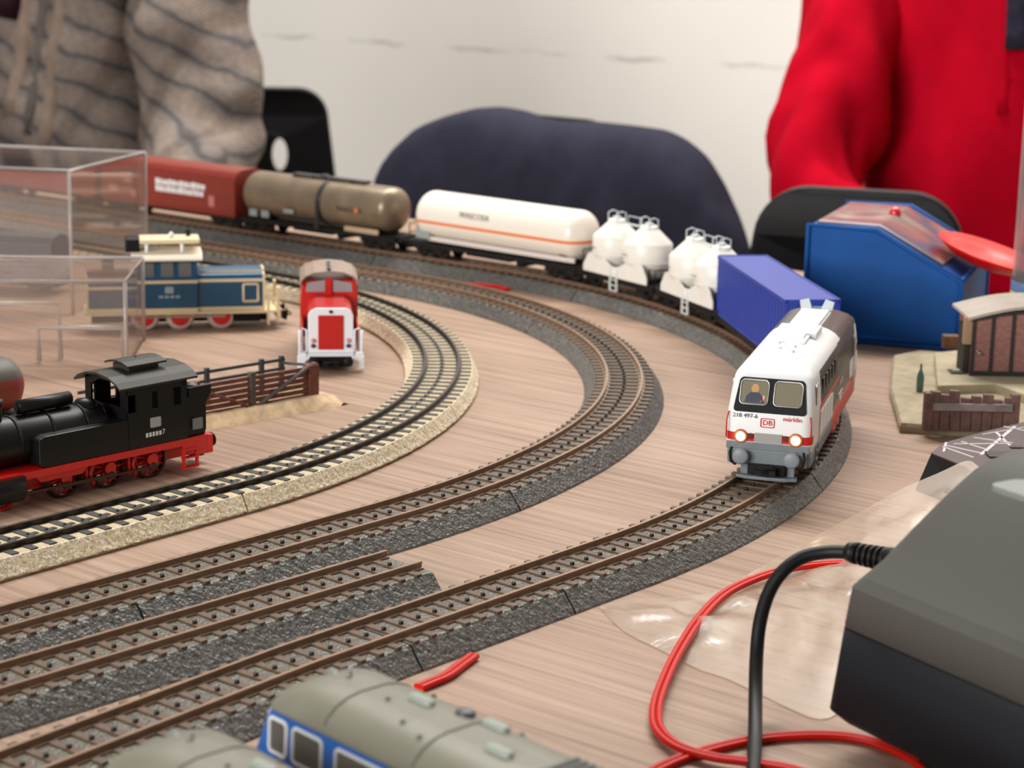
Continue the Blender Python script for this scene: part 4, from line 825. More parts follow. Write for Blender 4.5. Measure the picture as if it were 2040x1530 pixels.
b = B(); b.lathe([(26.15, 12), (26.3, 12), (26.3, 44), (26.15, 44)], (0, 0, 0), 'z', 40, cap=(False, False)); b.out('label_band', paint('label_yellow_blue', (70, 100, 136), [((190, 176, 70), {'z': (26, 38)}), ((176, 150, 60), {'z': (28, 34), 'x': (-30, -18)})], .4), gl)

# ---------------------------------------------------------------- brick hut diorama
DI = thing('model_diorama', 'model goods hut of pink brick with a plank fence on a sandy base', 'diorama', (183, 909, 0), 0)
sand = mat('sand_base', (164, 150, 122), .85, var=.2, vscale=110, bump=.5, bscale=500)
def dloc(v): return (v.x - 183, v.y - 909, v.z)
b = B()
base = [dloc(P(*q)) for q in ((1792, 862), (1772, 790), (1778, 722), (1830, 712), (1875, 716), (1990, 712), (2100, 714), (2130, 800), (2110, 880), (2020, 872), (1880, 868))]
b.loft([[(x, y, 0) for x, y, z in base], [(x, y, 3) for x, y, z in base], [(x * .985 + 1, y * .98 + 1, 4.6) for x, y, z in base]], 0, False); b.out('ground_slab', sand, DI)
plat = [dloc(P(*q, 9)) for q in ((1868, 768), (1862, 702), (1985, 690), (2110, 694), (2120, 830), (2040, 785), (1985, 765))]
b = B(); b.loft([[(x, y, 4) for x, y, z in plat], [(x, y, 9) for x, y, z in plat]], 0, False); b.out('platform', mat('platform_pale', (176, 164, 134), .8, var=.15, vscale=90, bump=.3), DI, bevel=.5)
# hut
def brickmat():
    mt, nt, b = nodes_of('pink_brick'); N, Lk = nt.nodes, nt.links; b.inputs['Roughness'].default_value = .8
    tc = N.new('ShaderNodeTexCoord'); mp = N.new('ShaderNodeMapping'); mp.inputs['Rotation'].default_value = (R(90), 0, 0); mp.inputs['Scale'].default_value = (160, 160, 160); Lk.new(tc.outputs['Object'], mp.inputs[0])
    k = N.new('ShaderNodeTexBrick'); k.inputs['Color1'].default_value = (*lin((166, 118, 108)), 1); k.inputs['Color2'].default_value = (*lin((146, 98, 92)), 1); k.inputs['Mortar'].default_value = (*lin((120, 90, 84)), 1); k.inputs['Scale'].default_value = 1.6; k.inputs['Mortar Size'].default_value = .03
    Lk.new(mp.outputs[0], k.inputs['Vector']); Lk.new(k.outputs['Color'], b.inputs['Base Color']); return mt
hx, hy = dloc(P(1934, 748, 9))[:2]; hw, hd, hz, ht = 62, 34, 9, 37
hut = Vector((hx, hy, 0))
b = B(); arc_ = [(hx + hw * k / 12, hz + ht - 8 + 4.5 * math.sin(math.pi * k / 12)) for k in range(13)]
b.prism(arc_ + [(hx + hw, hz), (hx, hz)], 'y', hy, hy + hd); b.out('brick_wall', brickmat(), DI)
tim = mat('timber_black', (46, 44, 45), .7)
for x in (0, 9.6, 20, 30.4, 41, 51.6, 62): b = B(); b.box(hx + x - .8, hx + x + .8, hy - .8, hy + .4, hz, hz + ht - 7.6 + 4.2 * math.sin(math.pi * min(max(x / 62, 0), 1))); b.out('timber_post', tim, DI)
b = B(); b.box(hx - 1, hx + hw + 1, hy - 1, hy + .4, hz, hz + 2.4); b.out('timber_sill', tim, DI)
b = B(); b.tube([(x, hy - .6, z + .2) for x, z in arc_], .9, 6); b.out('timber_arch', tim, DI)
ra = [(hx - 3.4 + (hw + 8.4) * k / 12, hz + ht - 8 + 6.5 * math.sin(math.pi * k / 12)) for k in range(13)]
b = B(); b.prism(ra + [(x, z + 1.5) for x, z in reversed(ra)], 'y', hy - 2, hy + hd + 4); b.out('roof', mat('roof_felt', (176, 164, 152), .85, var=.12, vscale=60, bump=.5, bscale=200), DI)
b = B(); b.box(hx - 3.2, hx - .6, hy + 5, hy + 20, hz, hz + ht - 12); b.out('side_door', mat('door_dark', (58, 48, 42), .7, var=.3), DI)
b = B(); b.box(hx - 4.6, hx + 1, hy + 1, hy + 5, hz + 16, hz + 30); b.out('sign_board', mat('board_beige', (170, 140, 108), .7), DI)
b = B(); b.tube([(hx + 2.4, hy - 1.4, hz + 12), (hx + 5, hy - 1.6, hz + 12)], .5, 6); b.cyl((hx + 2.4, hy - 1.2, hz + 13.6), (hx + 2.4, hy - 1.2, hz + 12), .6, n=8); b.out('door_handle', steel, DI)
cx, cy = dloc(P(1892, 693, 9))[:2]; b = B(); b.box(cx - 4, cx + 4.5, cy - 3, cy + 4, 9, 16); b.out('crate', mat('crate_brown', (110, 74, 48), .7, var=.3, vscale=200), DI, bevel=.4)
cx, cy = dloc(P(1905, 742, 9))[:2]; b = B(); b.box(cx - 3.6, cx + 3.6, cy - 4.5, cy + 4.5, 9, 9.8); h0 = b.out('hatch', mat('hatch_dark', (52, 50, 48), .5), DI); b = B(); b.box(cx - 1.6, cx + 1.8, cy - 1, cy + 2.4, 9.7, 10.4); b.out('lid', mat('lid_pale', (180, 176, 168), .5), h0)
cx, cy = dloc(P(1832, 780, 4.6))[:2]; b = B(); b.lathe([(1.2, 4.6), (1.8, 5), (1.9, 12), (1.1, 15), (.6, 16), (.6, 18.6), (.3, 19)], (cx, cy, 0), 'z', 12); b.out('green_bottle', mat('bottle_green', (92, 128, 116), .35, var=.3, vscale=300), DI)
fx0, fy0 = dloc(P(1850, 858, 3))[:2]; fx1, fy1 = dloc(P(2018, 862, 3))[:2]; pl = mat('plank_mauve_brown', (112, 84, 76), .75, var=.25, vscale=250)
for k in range(8):
    x = fx0 + (fx1 - fx0) * (k + .5) / 8; hh = (21.5, 20, 22, 18.6, 19.6, 20.4, 18, 19)[k]; lean = (0, .5, 1.0, .3, .4, -.2, .2, -.6)[k]
    b = B(); b.prism([(x - 2.35 + lean * .2, 3), (x + 2.2 + lean * .2, 3), (x + 2.3 - lean, hh), (x - 2.3 - lean, hh + .3)], 'y', fy0, fy0 + 3.4); b.out('fence_plank', pl, DI, bevel=.35)
for x in (fx0 - .6, fx1 + .6): b = B(); b.box(x - 2, x + 2, fy0 - .6, fy0 + 4.4, 3, 21); b.out('fence_post', pl, DI, bevel=.4)
b = B(); b.box(fx0 + 1, fx1 - 1, fy0 - 2, fy0, 13, 16.6); b.out('fence_rail', mat('plank_grey_worn', (138, 126, 122), .65, var=.35, vscale=120), DI, bevel=.4)

# ---------------------------------------------------------------- dark brown plate with white scratched lines
bo = P(1812, 944, 0); BR = thing('track_plate', 'dark brown plastic plate printed with thin white lines between hut and power unit', 'plate', bo, R(0))
def bl2(px, py, z): v = P(px, py, z); return (v.x - bo.x, v.y - bo.y, z)
top = [bl2(*q, 15) for q in ((1855, 902), (1880, 882), (1960, 860), (2060, 836), (2160, 860), (2160, 1000), (1990, 985), (1925, 930))]
bot = [(x * 1.0 + dx, y + dy, 0) for (x, y, z), (dx, dy) in zip(top, ((-7, -6), (-6, 3), (-3, 5), (0, 6), (6, 4), (6, -6), (0, -8), (-4, -8)))]
bm_ = mat('plate_brown', (74, 58, 56), .45, var=.06); bk = mat('plate_black', (18, 17, 17), .45)
b = B(); b.loft([bot, [(x, y, 14.4) for x, y, z in top]], 0, False); b.out('side_skirt', bk, BR)
b = B(); b.loft([[(x, y, 14.3) for x, y, z in top], top], 0, False); b.out('top_face', bm_, BR)
wl = mat('line_white', (205, 196, 196), .6)
for k, (q0, q1, w_) in enumerate((((1880, 900), (1885, 882), .5), ((1878, 890), (1940, 912), .35), ((1885, 888), (1955, 903), .35), ((1900, 885), (2010, 884), .4), ((1915, 880), (1965, 896), .35), ((1940, 872), (2018, 883), .35), ((1955, 906), (2022, 850), .8), ((1985, 862), (2012, 888), .6), ((1958, 866), (2040, 852), .35), ((2000, 850), (2060, 862), .35))):
    a, c = Vector(bl2(*q0, 15)), Vector(bl2(*q1, 15)); d = (c - a).normalized(); n_ = Vector((-d.y, d.x, 0)) * w_
    b = B(); b.loft([[a - n_, c - n_, c + n_, a + n_], [v + Vector((0, 0, .25)) for v in (a - n_, c - n_, c + n_, a + n_)]], 0, False); b.out('printed_line', wl, BR)
a = bl2(1985, 908, 15); b = B(); b.box(a[0] - 4, a[0] + 12, a[1] - 4, a[1] + 5, 14.6, 15.8); b.out('slot_cover', bk, BR, bevel=.3)
a = bl2(2024, 892, 15); b = B(); b.box(a[0] - 2.5, a[0] + 3, a[1] - 1.4, a[1] + 1.6, 14.6, 15.5); b.out('small_slot', bk, BR)

# ---------------------------------------------------------------- power unit with cables
PU = thing('power_unit', 'grey and black plastic model railway power unit with a light grey label', 'controller', P(1640, 1408, 12) - Vector((0, 0, 12)), 0)
po = PU.location * 1000 - Vector((0, 0, TZ))
def pl2(px, py, z): v = P(px, py, z); return Vector((v.x - po.x, v.y - po.y, z))
e1 = (P(2040, 1435, 40) - P(1685, 1275, 40)).normalized(); e2 = Vector((-e1.y, e1.x, 0))         # along its long face (towards the camera), and to the back right
def pbx(u, v, z): return e1 * u + e2 * v + Vector((0, 0, z))
LU, LV = 150, 118
def ploop(u0, u1, v0, v1, z, r=4.5): return [pbx((u0 + u1) / 2 + x, (v0 + v1) / 2 + y, z) for x, y in rr((u1 - u0) / 2, (v1 - v0) / 2, r, 4)]
b = B(); b.loft([ploop(3, LU - 3, 3, LV - 3, 9), ploop(0, LU, 0, LV, 12), ploop(2.5, LU - 2, 1.5, LV - 2, 37)], 0, True); b.out('base', mat('unit_black', (17, 19, 25), .55, spec=.3, bump=.25, bscale=2500), PU)
ug = mat('unit_grey', (80, 78, 73), .6, spec=.3, bump=.2, bscale=3000)
A1, A2, A3 = ploop(2.5, LU - 2, 1.5, LV - 2, 37.4), ploop(3.6, LU - 3, 2.6, LV - 2.5, 49), ploop(5.4, LU - 4, 5.2, LV - 3.4, 52)
b = B(); b.loft([A1, A2], 0, True, (True, False)); b.loft([A2, A3], 0, True, (False, False)); b.loft([A3, ploop(7, LU - 5, 10, LV - 4.4, 56), ploop(9, LU - 6, 18, LV - 5.5, 64), ploop(11, LU - 7, 27, LV - 7, 73, 6), ploop(13, LU - 9, 35, LV - 9, 80.5, 8), ploop(16, LU - 12, 42, LV - 12, 84.6, 9), ploop(22, LU - 18, 50, LV - 18, 86, 8)], 0, True, (False, True))
b.out('cover', ug, PU)
lc = pl2(2062, 985, 86); b = B(); b.loft([[lc + e1 * x + e2 * y + Vector((0, 0, -.6)) for x, y in rr(11, 6, 3, 4)], [lc + e1 * x + e2 * y + Vector((0, 0, .9)) for x, y in rr(11, 6, 3, 4)]], 0, False); b.out('label_plate', mat('label_grey', (128, 134, 130), .5), PU)
for (u, v) in ((30, 20), (LU - 20, 20), (30, LV - 20), (LU - 20, LV - 20)):
    b = B(); q = pbx(u, v, 0); b.lathe([(7, 0), (8, 2), (6.4, 10)], (q.x, q.y, 0), 'z', 16); b.out('foot', bk, PU)
# black lead with ribbed strain relief (fixed to the unit), then the twin red leads
rub = mat('rubber_black', (18, 17, 17), .5, spec=.3)
kp = [P(1760, 1118, 46), P(1700, 1101, 46), P(1650, 1100, 45), P(1600, 1110, 43), P(1560, 1138, 39), P(1532, 1180, 33), P(1514, 1240, 25), P(1507, 1310, 16), P(1505, 1390, 8), P(1504, 1470, 3.4), P(1500, 1560, 2.6), P(1490, 1680, 2.4)]
def smooth_pts(pts, n=8):
    out = []
    for i in range(len(pts) - 1):
        p0, p1, p2, p3 = pts[max(i - 1, 0)], pts[i], pts[i + 1], pts[min(i + 2, len(pts) - 1)]
        for k in range(n):
            t = k / n; out.append(.5 * ((2 * p1) + (p2 - p0) * t + (2 * p0 - 5 * p1 + 4 * p2 - p3) * t * t + (3 * p1 - p0 - 3 * p2 + p3) * t ** 3))
    return out + [pts[-1]]
KC = thing('power_cable', 'thick black power cable with a ribbed plug curving down from the power unit', 'cable', (kp[-2].x, kp[-2].y, 0)); ko = Vector((kp[-2].x, kp[-2].y, 0))
b = B(); b.tube([p - ko for p in smooth_pts(kp[1:])], 2.1, 12); b.out('cable', rub, KC)
s0, s1 = P(1690, 1099, 46) - ko, P(1800, 1122, 47) - ko; d = (s1 - s0).normalized()
b = B(); b.cyl(s0, s0 + d * 3, 2.9, 3.4, 14); b.cyl(s0 + d * 14, s1, 3.9, 4.6, 14); b.cyl(s0, s1, 2.5, 2.9, 12)
for k in range(6): q = s0 + d * (2.4 + k * 2.1); b.cyl(q, q + d * 1.2, 3.2 + k * .12, 3.3 + k * .12, 14)
b.out('strain_relief', rub, KC)
redw = mat('cable_red', (206, 24, 8), .42, spec=.25)
def twin(name, label, px, r=1.05):
    pts = smooth_pts([P(x, y, z) for x, y, z in px]); og = Vector((pts[0].x, pts[0].y, 0)); o = thing(name, label, 'cable', og)
    for s in (-1, 1):
        q = []
        for i, p in enumerate(pts):
            t = pts[min(i + 1, len(pts) - 1)] - pts[max(i - 1, 0)]; n_ = Vector((t.y, -t.x, 0)).normalized() if t.xy.length > 1e-6 else Vector((1, 0, 0)); q.append(p - og + n_ * s * r * .92)
        b = B(); b.tube(q, r, 8); b.out('wire', redw, o)
    return o
twin('twin_cable', 'twin red cable looping beside the black power lead over the plastic bag', [(1800, 1150, 6), (1745, 1126, 7), (1680, 1122, 7.5), (1600, 1128, 7), (1520, 1147, 6), (1445, 1182, 5), (1392, 1235, 4), (1350, 1300, 3), (1322, 1360, 2.6), (1307, 1410, 2.4), (1312, 1452, 2.4), (1350, 1486, 2.4), (1420, 1508, 2.4), (1500, 1519, 2.6), (1590, 1536, 2.8), (1700, 1580, 2.4)])
twin('twin_cable', 'twin red cable running flat along the table edge below the power unit', [(1230, 1580, 1.2), (1320, 1527, 1.2), (1400, 1497, 1.2), (1500, 1474, 1.2), (1600, 1465, 1.2), (1690, 1468, 1.2), (1760, 1485, 1.2), (1830, 1520, 1.2), (1900, 1580, 1.2)])
twin('twin_cable', 'short red cable end poking out from under the outer track', [(944, 1306, 1.2), (920, 1324, 1.2), (890, 1346, 1.3), (862, 1358, 1.3), (834, 1370, 1.2)], 1.1)
b_ = [(1012, 577, 1.1), (990, 571, 1.1), (965, 568, 1.1), (938, 567, 1.1)]
twin('twin_cable', 'red cable scrap lying between the outer and middle tracks', b_, 1.1)

# ---------------------------------------------------------------- crumpled clear plastic bag
def bagmat():
    mt = bpy.data.materials.new('plastic_bag'); mt.use_nodes = True; nt = mt.node_tree; N, Lk = nt.nodes, nt.links
    N.remove(N['Principled BSDF']); out = N['Material Output']
    tr = N.new('ShaderNodeBsdfTransparent'); tr.inputs[0].default_value = (.97, .94, .9, 1)
    df = N.new('ShaderNodeBsdfDiffuse'); df.inputs[0].default_value = (*lin((222, 198, 172)), 1)
    tl_ = N.new('ShaderNodeBsdfTranslucent'); tl_.inputs[0].default_value = (*lin((222, 198, 172)), 1)
    gl_ = N.new('ShaderNodeBsdfGlossy'); gl_.inputs['Roughness'].default_value = .22
    m0 = N.new('ShaderNodeMixShader'); m0.inputs[0].default_value = .4; Lk.new(df.outputs[0], m0.inputs[1]); Lk.new(tl_.outputs[0], m0.inputs[2])
    m1 = N.new('ShaderNodeMixShader'); m1.inputs[0].default_value = .42; Lk.new(tr.outputs[0], m1.inputs[1]); Lk.new(m0.outputs[0], m1.inputs[2])
    fr = N.new('ShaderNodeFresnel'); fr.inputs[0].default_value = 1.4
    mu = N.new('ShaderNodeMath'); mu.operation = 'MULTIPLY'; Lk.new(fr.outputs[0], mu.inputs[0]); mu.inputs[1].default_value = .22; m2 = N.new('ShaderNodeMixShader'); Lk.new(mu.outputs[0], m2.inputs[0]); Lk.new(m1.outputs[0], m2.inputs[1]); Lk.new(gl_.outputs[0], m2.inputs[2])
    tc = N.new('ShaderNodeTexCoord'); n = N.new('ShaderNodeTexNoise'); n.inputs['Scale'].default_value = 38; n.inputs['Detail'].default_value = 3; n.inputs['Distortion'].default_value = 1.2; Lk.new(tc.outputs['Object'], n.inputs['Vector'])
    bp = N.new('ShaderNodeBump'); bp.inputs['Strength'].default_value = .3; bp.inputs['Distance'].default_value = .002; Lk.new(n.outputs['Fac'], bp.inputs['Height'])
    for s in (df, gl_): Lk.new(bp.outputs[0], s.inputs['Normal'])
    Lk.new(m2.outputs[0], out.inputs[0]); return mt
BG = thing('plastic_bag', 'crumpled clear plastic bag lying on the table under the red cable and power unit', 'bag', P(1450, 1280, 0)); bgo = P(1450, 1280, 0)
topE = [(1195, 1207, 1), (1260, 1192, 1.5), (1345, 1190, 2), (1430, 1176, 2), (1500, 1138, 3), (1570, 1098, 4), (1640, 1060, 7), (1720, 1016, 12), (1800, 972, 17), (1870, 942, 21), (1925, 918, 24), (1950, 930, 24), (1985, 960, 20)]
botE = [(1200, 1216, .6), (1245, 1258, .6), (1320, 1296, .6), (1390, 1332, .6), (1450, 1352, .6), (1530, 1390, .6), (1632, 1432, .6), (1690, 1400, .8), (1740, 1330, 2), (1780, 1250, 3), (1830, 1170, 5), (1890, 1080, 8), (1960, 1010, 12)]
tE = smooth_pts([P(*q) for q in topE], 5); bE = smooth_pts([P(*q) for q in botE], 5); g = []; NR = 22
for j in range(NR + 1):
    v = j / NR; row = []
    for i, (a, c) in enumerate(zip(tE, bE)):
        p = a.lerp(c, v); u = i / len(tE); e = math.sin(math.pi * v) * min(1, u * 6)
        z = p.z + e * (1.6 + 2.2 * abs(noise.noise(Vector((p.x * .05, p.y * .05, 3)))) + 1.8 * noise.noise(Vector((p.x * .13, p.y * .09, 8))))
        row.append((p.x - bgo.x, p.y - bgo.y, max(.5, z)))
    g.append(row)
b = B(); b.grid(g); o = b.out('bag_film', bagmat(), BG)

# ---------------------------------------------------------------- two locomotives in the foreground
RZ = [(0, 48.4), (4.2, 48.4), (8.4, 47.8), (12.2, 46.4), (15.2, 44.2), (16.7, 41.4)]
def zroof(y):
    y = abs(y)
    for (a, za), (c, zc) in zip(RZ, RZ[1:]):
        if a <= y <= c: return za + (zc - za) * (y - a) / (c - a)
    return 41.4
def fg_loco(front, label, side, half):
    hd = R(133); d = Vector((math.cos(hd), math.sin(hd), 0)); c0 = Vector((front[0], front[1], 0)) - d * half
    V = thing('diesel_locomotive', label, 'locomotive', c0, hd); V.scale = (1, .9, 1)
    rows = [(9, half - 1, 16.6, 4), (24, half, 17, 4), (27, half - .6, 17, 4), (41, half - 6.2, 16.2, 5)]
    b = B(); b.loft(shell(rows, 5)); b.out('body', side, V)
    rf = mat('roof_olive_grey', (126, 123, 107), .45, var=.06)
    b = B(); b.loft(shell([(40.6, half - 6, 16.5, 5.2), (41.4, half - 6, 16.6, 5.4), (44.2, half - 8, 15.2, 6.4), (46.4, half - 11.4, 12.2, 7.2), (47.8, half - 15.5, 8.4, 6.4), (48.4, half - 20, 4.2, 3.6)], 6)); r0 = b.out('roof', rf, V)
    for x in (half - 30, half - 62): b = B(); b.tube([(x, y, zroof(y) + .1) for y in [-16 + k * .8 for k in range(41)]], .3, 5); b.out('roof_seam', mat('seam_dark', (108, 104, 94), .5), r0)
    vm = mat('vent_pale_green', (150, 158, 146), .4)
    for (x, y) in ((half - 44, -4), (half - 78, 3), (half - 66, -8)): 
        z = zroof(y); b = B(); b.loft([[(x + p, y + q, z - 1) for p, q in rr(4.2, 1.6, 1.5, 4)], [(x + p, y + q, z + .9) for p, q in rr(4.2, 1.6, 1.5, 4)], [(x + p, y + q, z + 1.3) for p, q in rr(3.2, 1.1, 1, 4)]]); b.out('roof_vent', vm, r0)
    for (x, y) in ((half - 38, 2), (half - 50, 8), (half - 52, -11), (half - 58, 10), (half - 70, -13), (half - 40, -12)):
        z = zroof(y); b = B(); b.lathe([(.7, z - .6), (.7, z + .5), (.3, z + .8)], (x, y, 0), 'z', 8); b.out('roof_bolt', MATS['seam_dark'], r0)
    b = B(); b.lathe([(2.6, 46.2), (2.6, 48.6), (1.6, 49.2), (.3, 49.3)], (half - 56, -7.5, 0), 'z', 14); b.out('roof_cap', mat('cap_dark', (74, 78, 80), .4), r0)
    b = B(); b.lathe([(1.5, 0), (1.4, 5), (2, 7)], (half - 19.5, -1, 46.4), 'x', 12, cap=(True, True)); b.lathe([(.8, 45), (.8, 50)], (half - 20, -1, 0), 'z', 8); b.out('horn', mat('horn_grey', (128, 130, 124), .4), r0)
    for k in range(9):
        x = half - 92 - k * 2.4; b = B(); b.box(x - .7, x + .7, -9, 9, 46.4, 48.9); b.out('grille_slat', mat('slat_dark', (70, 70, 66), .5), r0)
    for sy in (-1, 1):
        for (x, w_, dk) in ((half - 12.4, 3.4, 0), (half - 24, 5.6, 0), (half - 44, 9, 1), (half - 70, 9, 1)):
            q = [(p, sy * (17.05 - (z - 27) * .058), z) for p, z in rr(w_, 4.3, 1.2, 3, x, 34.4)]
            f = B(); f.tube(q, .55, 6, closed=True); wf = f.out('window_frame', mat('frame_white', (226, 228, 230), .4), V)
            f = B(); f.loft([[(p, y - sy * .3, z) for p, y, z in q], [(p, y + sy * .1, z) for p, y, z in q]], 0, False); f.out('pane', mat('pane_grey', (96, 94, 88), .15, coat=.4), wf)
    for sy in (-1, 1):
        q = [(half - .2 - (z - 27) * .4, y, z) for y, z in rr(5.6, 4.4, 1, 3, sy * 7, 34.4)]
        f = B(); f.tube(q, .5, 6, closed=True); wf = f.out('window_frame', MATS['frame_white'], V); f = B(); f.loft([[(x - .3, y, z) for x, y, z in q], q], 0, False); f.out('pane', MATS['pane_grey'], wf)
    b = B(); b.loft(shell([(3, half - 4, 15, 4), (9.2, half - 2, 16.4, 4)], 4)); b.out('skirt', dkgrey, V); buffers(V, half - 1, 9, dkgrey, 1, 10, 3)
    for x in (half * .6, -half * .6): bogie(V, x, dkgrey, 24, 5.2)
    return V
fg_loco((-52.5, 469.2), 'blue diesel locomotive with a grey roof and white-framed windows below the outer track', paint('fg_blue', (28, 92, 170), [((214, 206, 180), {'z': (0, 14)})], .35, .3), 90)
fg_loco((-84.5, 429), 'diesel locomotive with a brownish grey roof beside the blue one', paint('fg_beige', (150, 132, 104), [((90, 60, 50), {'z': (0, 18)})], .4), 80)

# ---------------------------------------------------------------- chairs
chm = mat('chair_black', (9, 9, 10), .5, spec=.25); chl = mat('chair_leg_grey', (120, 122, 126), .3, .8)
def chair(label, pos, face, H=800, group=None, wt=64):
    """pos = floor point under the backrest, face = direction (radians) the sitter looks to; local +x forward"""
    o = thing('chair', label, 'chair', (pos[0], pos[1], -TZ), face, group)
    cu = bpy.data.curves.new('back', 'CURVE'); cu.dimensions = '2D'; cu.fill_mode = 'BOTH'; cu.extrude = .003; cu.bevel_depth = .003; cu.bevel_resolution = 2
    def spl(pts):
        sp = cu.splines.new('POLY'); sp.points.add(len(pts) - 1); sp.use_cyclic_u = True
        for p, (x, y) in zip(sp.points, pts): p.co = (x * .001, y * .001, 0, 1)
    out = rr(wt, 150, 34, 8); out = [(x * (1 + .55 * ((150 - y) / 300) ** 1.3), y) for x, y in out]; spl(out)
    spl([(x, y) for x, y in ell(13, 24, 24, -6, 66)])
    to = bpy.data.objects.new('t', cu); col.objects.link(to); me = bpy.data.meshes.new_from_object(to.evaluated_get(bpy.context.evaluated_depsgraph_get())); bpy.data.objects.remove(to)
    for v in me.vertices: v.co.z += (v.co.x / .1) ** 2 * .012        # curved shell
    me.materials.clear(); me.materials.append(chm); bk_ = bpy.data.objects.new('backrest', me); col.objects.link(bk_); bk_.parent = o
    bk_.rotation_euler = Matrix(((0, 0, 1), (1, 0, 0), (0, 1, 0))).to_euler(); bk_.location = (0, 0, (H - 153) * .001); bk_.rotation_euler.rotate_axis('X', 0)
    b = B(); b.loft([[(220 + x, y, 436) for x, y in rr(205, 195, 70, 6)], [(220 + x, y, 442) for x, y in rr(212, 202, 70, 6)], [(220 + x, y, 452) for x, y in rr(205, 195, 66, 6)]]); b.out('seat', chm, o)
    b = B(); b.tube([(12, -50, H - 260), (6, -50, 455), (60, -50, 432)], 11, 8); b.tube([(12, 50, H - 260), (6, 50, 455), (60, 50, 432)], 11, 8); b.out('back_support', chl, o)
    for (x0, y0, x1, y1) in ((60, -150, -20, -190), (60, 150, -20, 190), (380, -150, 420, -190), (380, 150, 420, 190)):
        b = B(); b.tube([(x0, y0, 438), (x1, y1, 4)], 11, 8); b.out('leg', chl, o)
    return o
fdir = math.atan2(-NV.y, -NV.x)                        # towards the table
pL = PD(548, 260, 2600); chair('black plastic chair with an oval grip hole beside the person in the grey cardigan', (pL.x, pL.y), R(94), 768)
pM = PD(1120, 300, 1990); chair('chair draped with a dark navy fleece jacket', (pM.x, pM.y), fdir, 790)
pR = PD(1712, 440, 1470); chair('black plastic chair behind the blue tin, in front of the person in red', (pR.x, pR.y), fdir + R(22), 787, None, 72)
# dark fleece jacket hung over the middle chair
JK = thing('jacket', 'dark navy fleece jacket hung over the back of a chair', 'jacket', (pM.x, pM.y, 772 - TZ - 1), fdir)
jo = Vector((pM.x, pM.y, 772 - TZ - 1))
outl = [(752, 400), (775, 362), (790, 322), (812, 284), (850, 248), (900, 228), (950, 214), (1000, 211), (1035, 216), (1080, 230), (1130, 238), (1190, 241), (1260, 248), (1320, 256), (1362, 275), (1395, 305), (1420, 345), (1440, 395), (1462, 430), (1482, 465), (1500, 520)]
# the outline gives height over the chair at each position along the backrest
prof_j = []
lat = Vector((-math.sin(fdir), math.cos(fdir), 0))
for (px, py) in outl:
    q0 = PD(px, py, 1990); dirv = (q0 - Vector((0, 0, CAMH))); # intersect the view ray with the vertical plane of the backrest
    nrm = Vector((math.cos(fdir), math.sin(fdir), 0)); t = nrm.dot(Vector((pM.x, pM.y, 0))) / nrm.dot(Vector((dirv.x, dirv.y, 0)))
    w_ = Vector((0, 0, CAMH)) + dirv * t; prof_j.append((lat.dot(w_ - Vector((pM.x, pM.y, 0))), w_.z))
prof_j.sort()
def jz(u):
    for (a, za), (c, zc) in zip(prof_j, prof_j[1:]):
        if a <= u <= c: return za + (zc - za) * (u - a) / (c - a)
    return prof_j[0][1] if u < prof_j[0][0] else prof_j[-1][1]
u0, u1 = prof_j[0][0], prof_j[-1][0]; NU = 60; rowsj = []
cross = [(62, -1.0), (58, -.75), (54, -.5), (49, -.3), (44, -.16), (38, -.07), (28, -.02), (12, 0), (-8, 0), (-24, -.03), (-34, -.1), (-40, -.22), (-46, -.45), (-50, -.7), (-52, -1.0)]
for (dx, dz) in cross:
    row = []
    for i in range(NU + 1):
        u = u0 + (u1 - u0) * i / NU; zt = jz(u); zb = -330 + 40 * math.sin(u * .02); z = zt + dz * (zt - zb) * .96
        w_ = noise.noise(Vector((u * .012, z * .008, 5))) * 12 + noise.noise(Vector((u * .03, z * .018, 9))) * 5
        e = max(.15, min(1, (i + 1) / 5, (NU - i + 1) / 5)); row.append((dx * e + (w_ if abs(dz) > .03 else 0) * e, u, z - jo.z))
    rowsj.append(row)
b = B(); b.grid(rowsj); o = b.out('jacket_body', mat('fleece_navy', (48, 48, 60), .95, var=.12, vscale=40, bump=.4, bscale=300, spec=.08), JK)
sm_ = o.modifiers.new('thick', 'SOLIDIFY'); sm_.thickness = .004; ss = o.modifiers.new('sub', 'SUBSURF'); ss.levels = ss.render_levels = 1
# ---------------------------------------------------------------- people
def skin_mesh(name, verts, edges, radii, root=0, sub=2):
    me = bpy.data.meshes.new(name); me.from_pydata([tuple(Vector(v) * .001) for v in verts], edges, []); o = bpy.data.objects.new(name, me); col.objects.link(o)
    md = o.modifiers.new('skin', 'SKIN'); md.use_smooth_shade = True; md.branch_smoothing = .6
    for i, sv in enumerate(me.skin_vertices[0].data):
        r = radii[i]; sv.radius = (r[0] * .001, r[1] * .001) if isinstance(r, tuple) else (r * .001, r * .001); sv.use_root = (i == root)
    s = o.modifiers.new('sub', 'SUBSURF'); s.levels = s.render_levels = sub
    bpy.context.view_layer.update()
    me2 = bpy.data.meshes.new_from_object(o.evaluated_get(bpy.context.evaluated_depsgraph_get())); bpy.data.objects.remove(o)
    for p in me2.polygons: p.use_smooth = True
    o = bpy.data.objects.new(name, me2); col.objects.link(o); return o
skinm = mat('skin', (205, 158, 134), .5, var=.05); jean = mat('trousers_dark', (48, 52, 64), .8, var=.15, vscale=60)
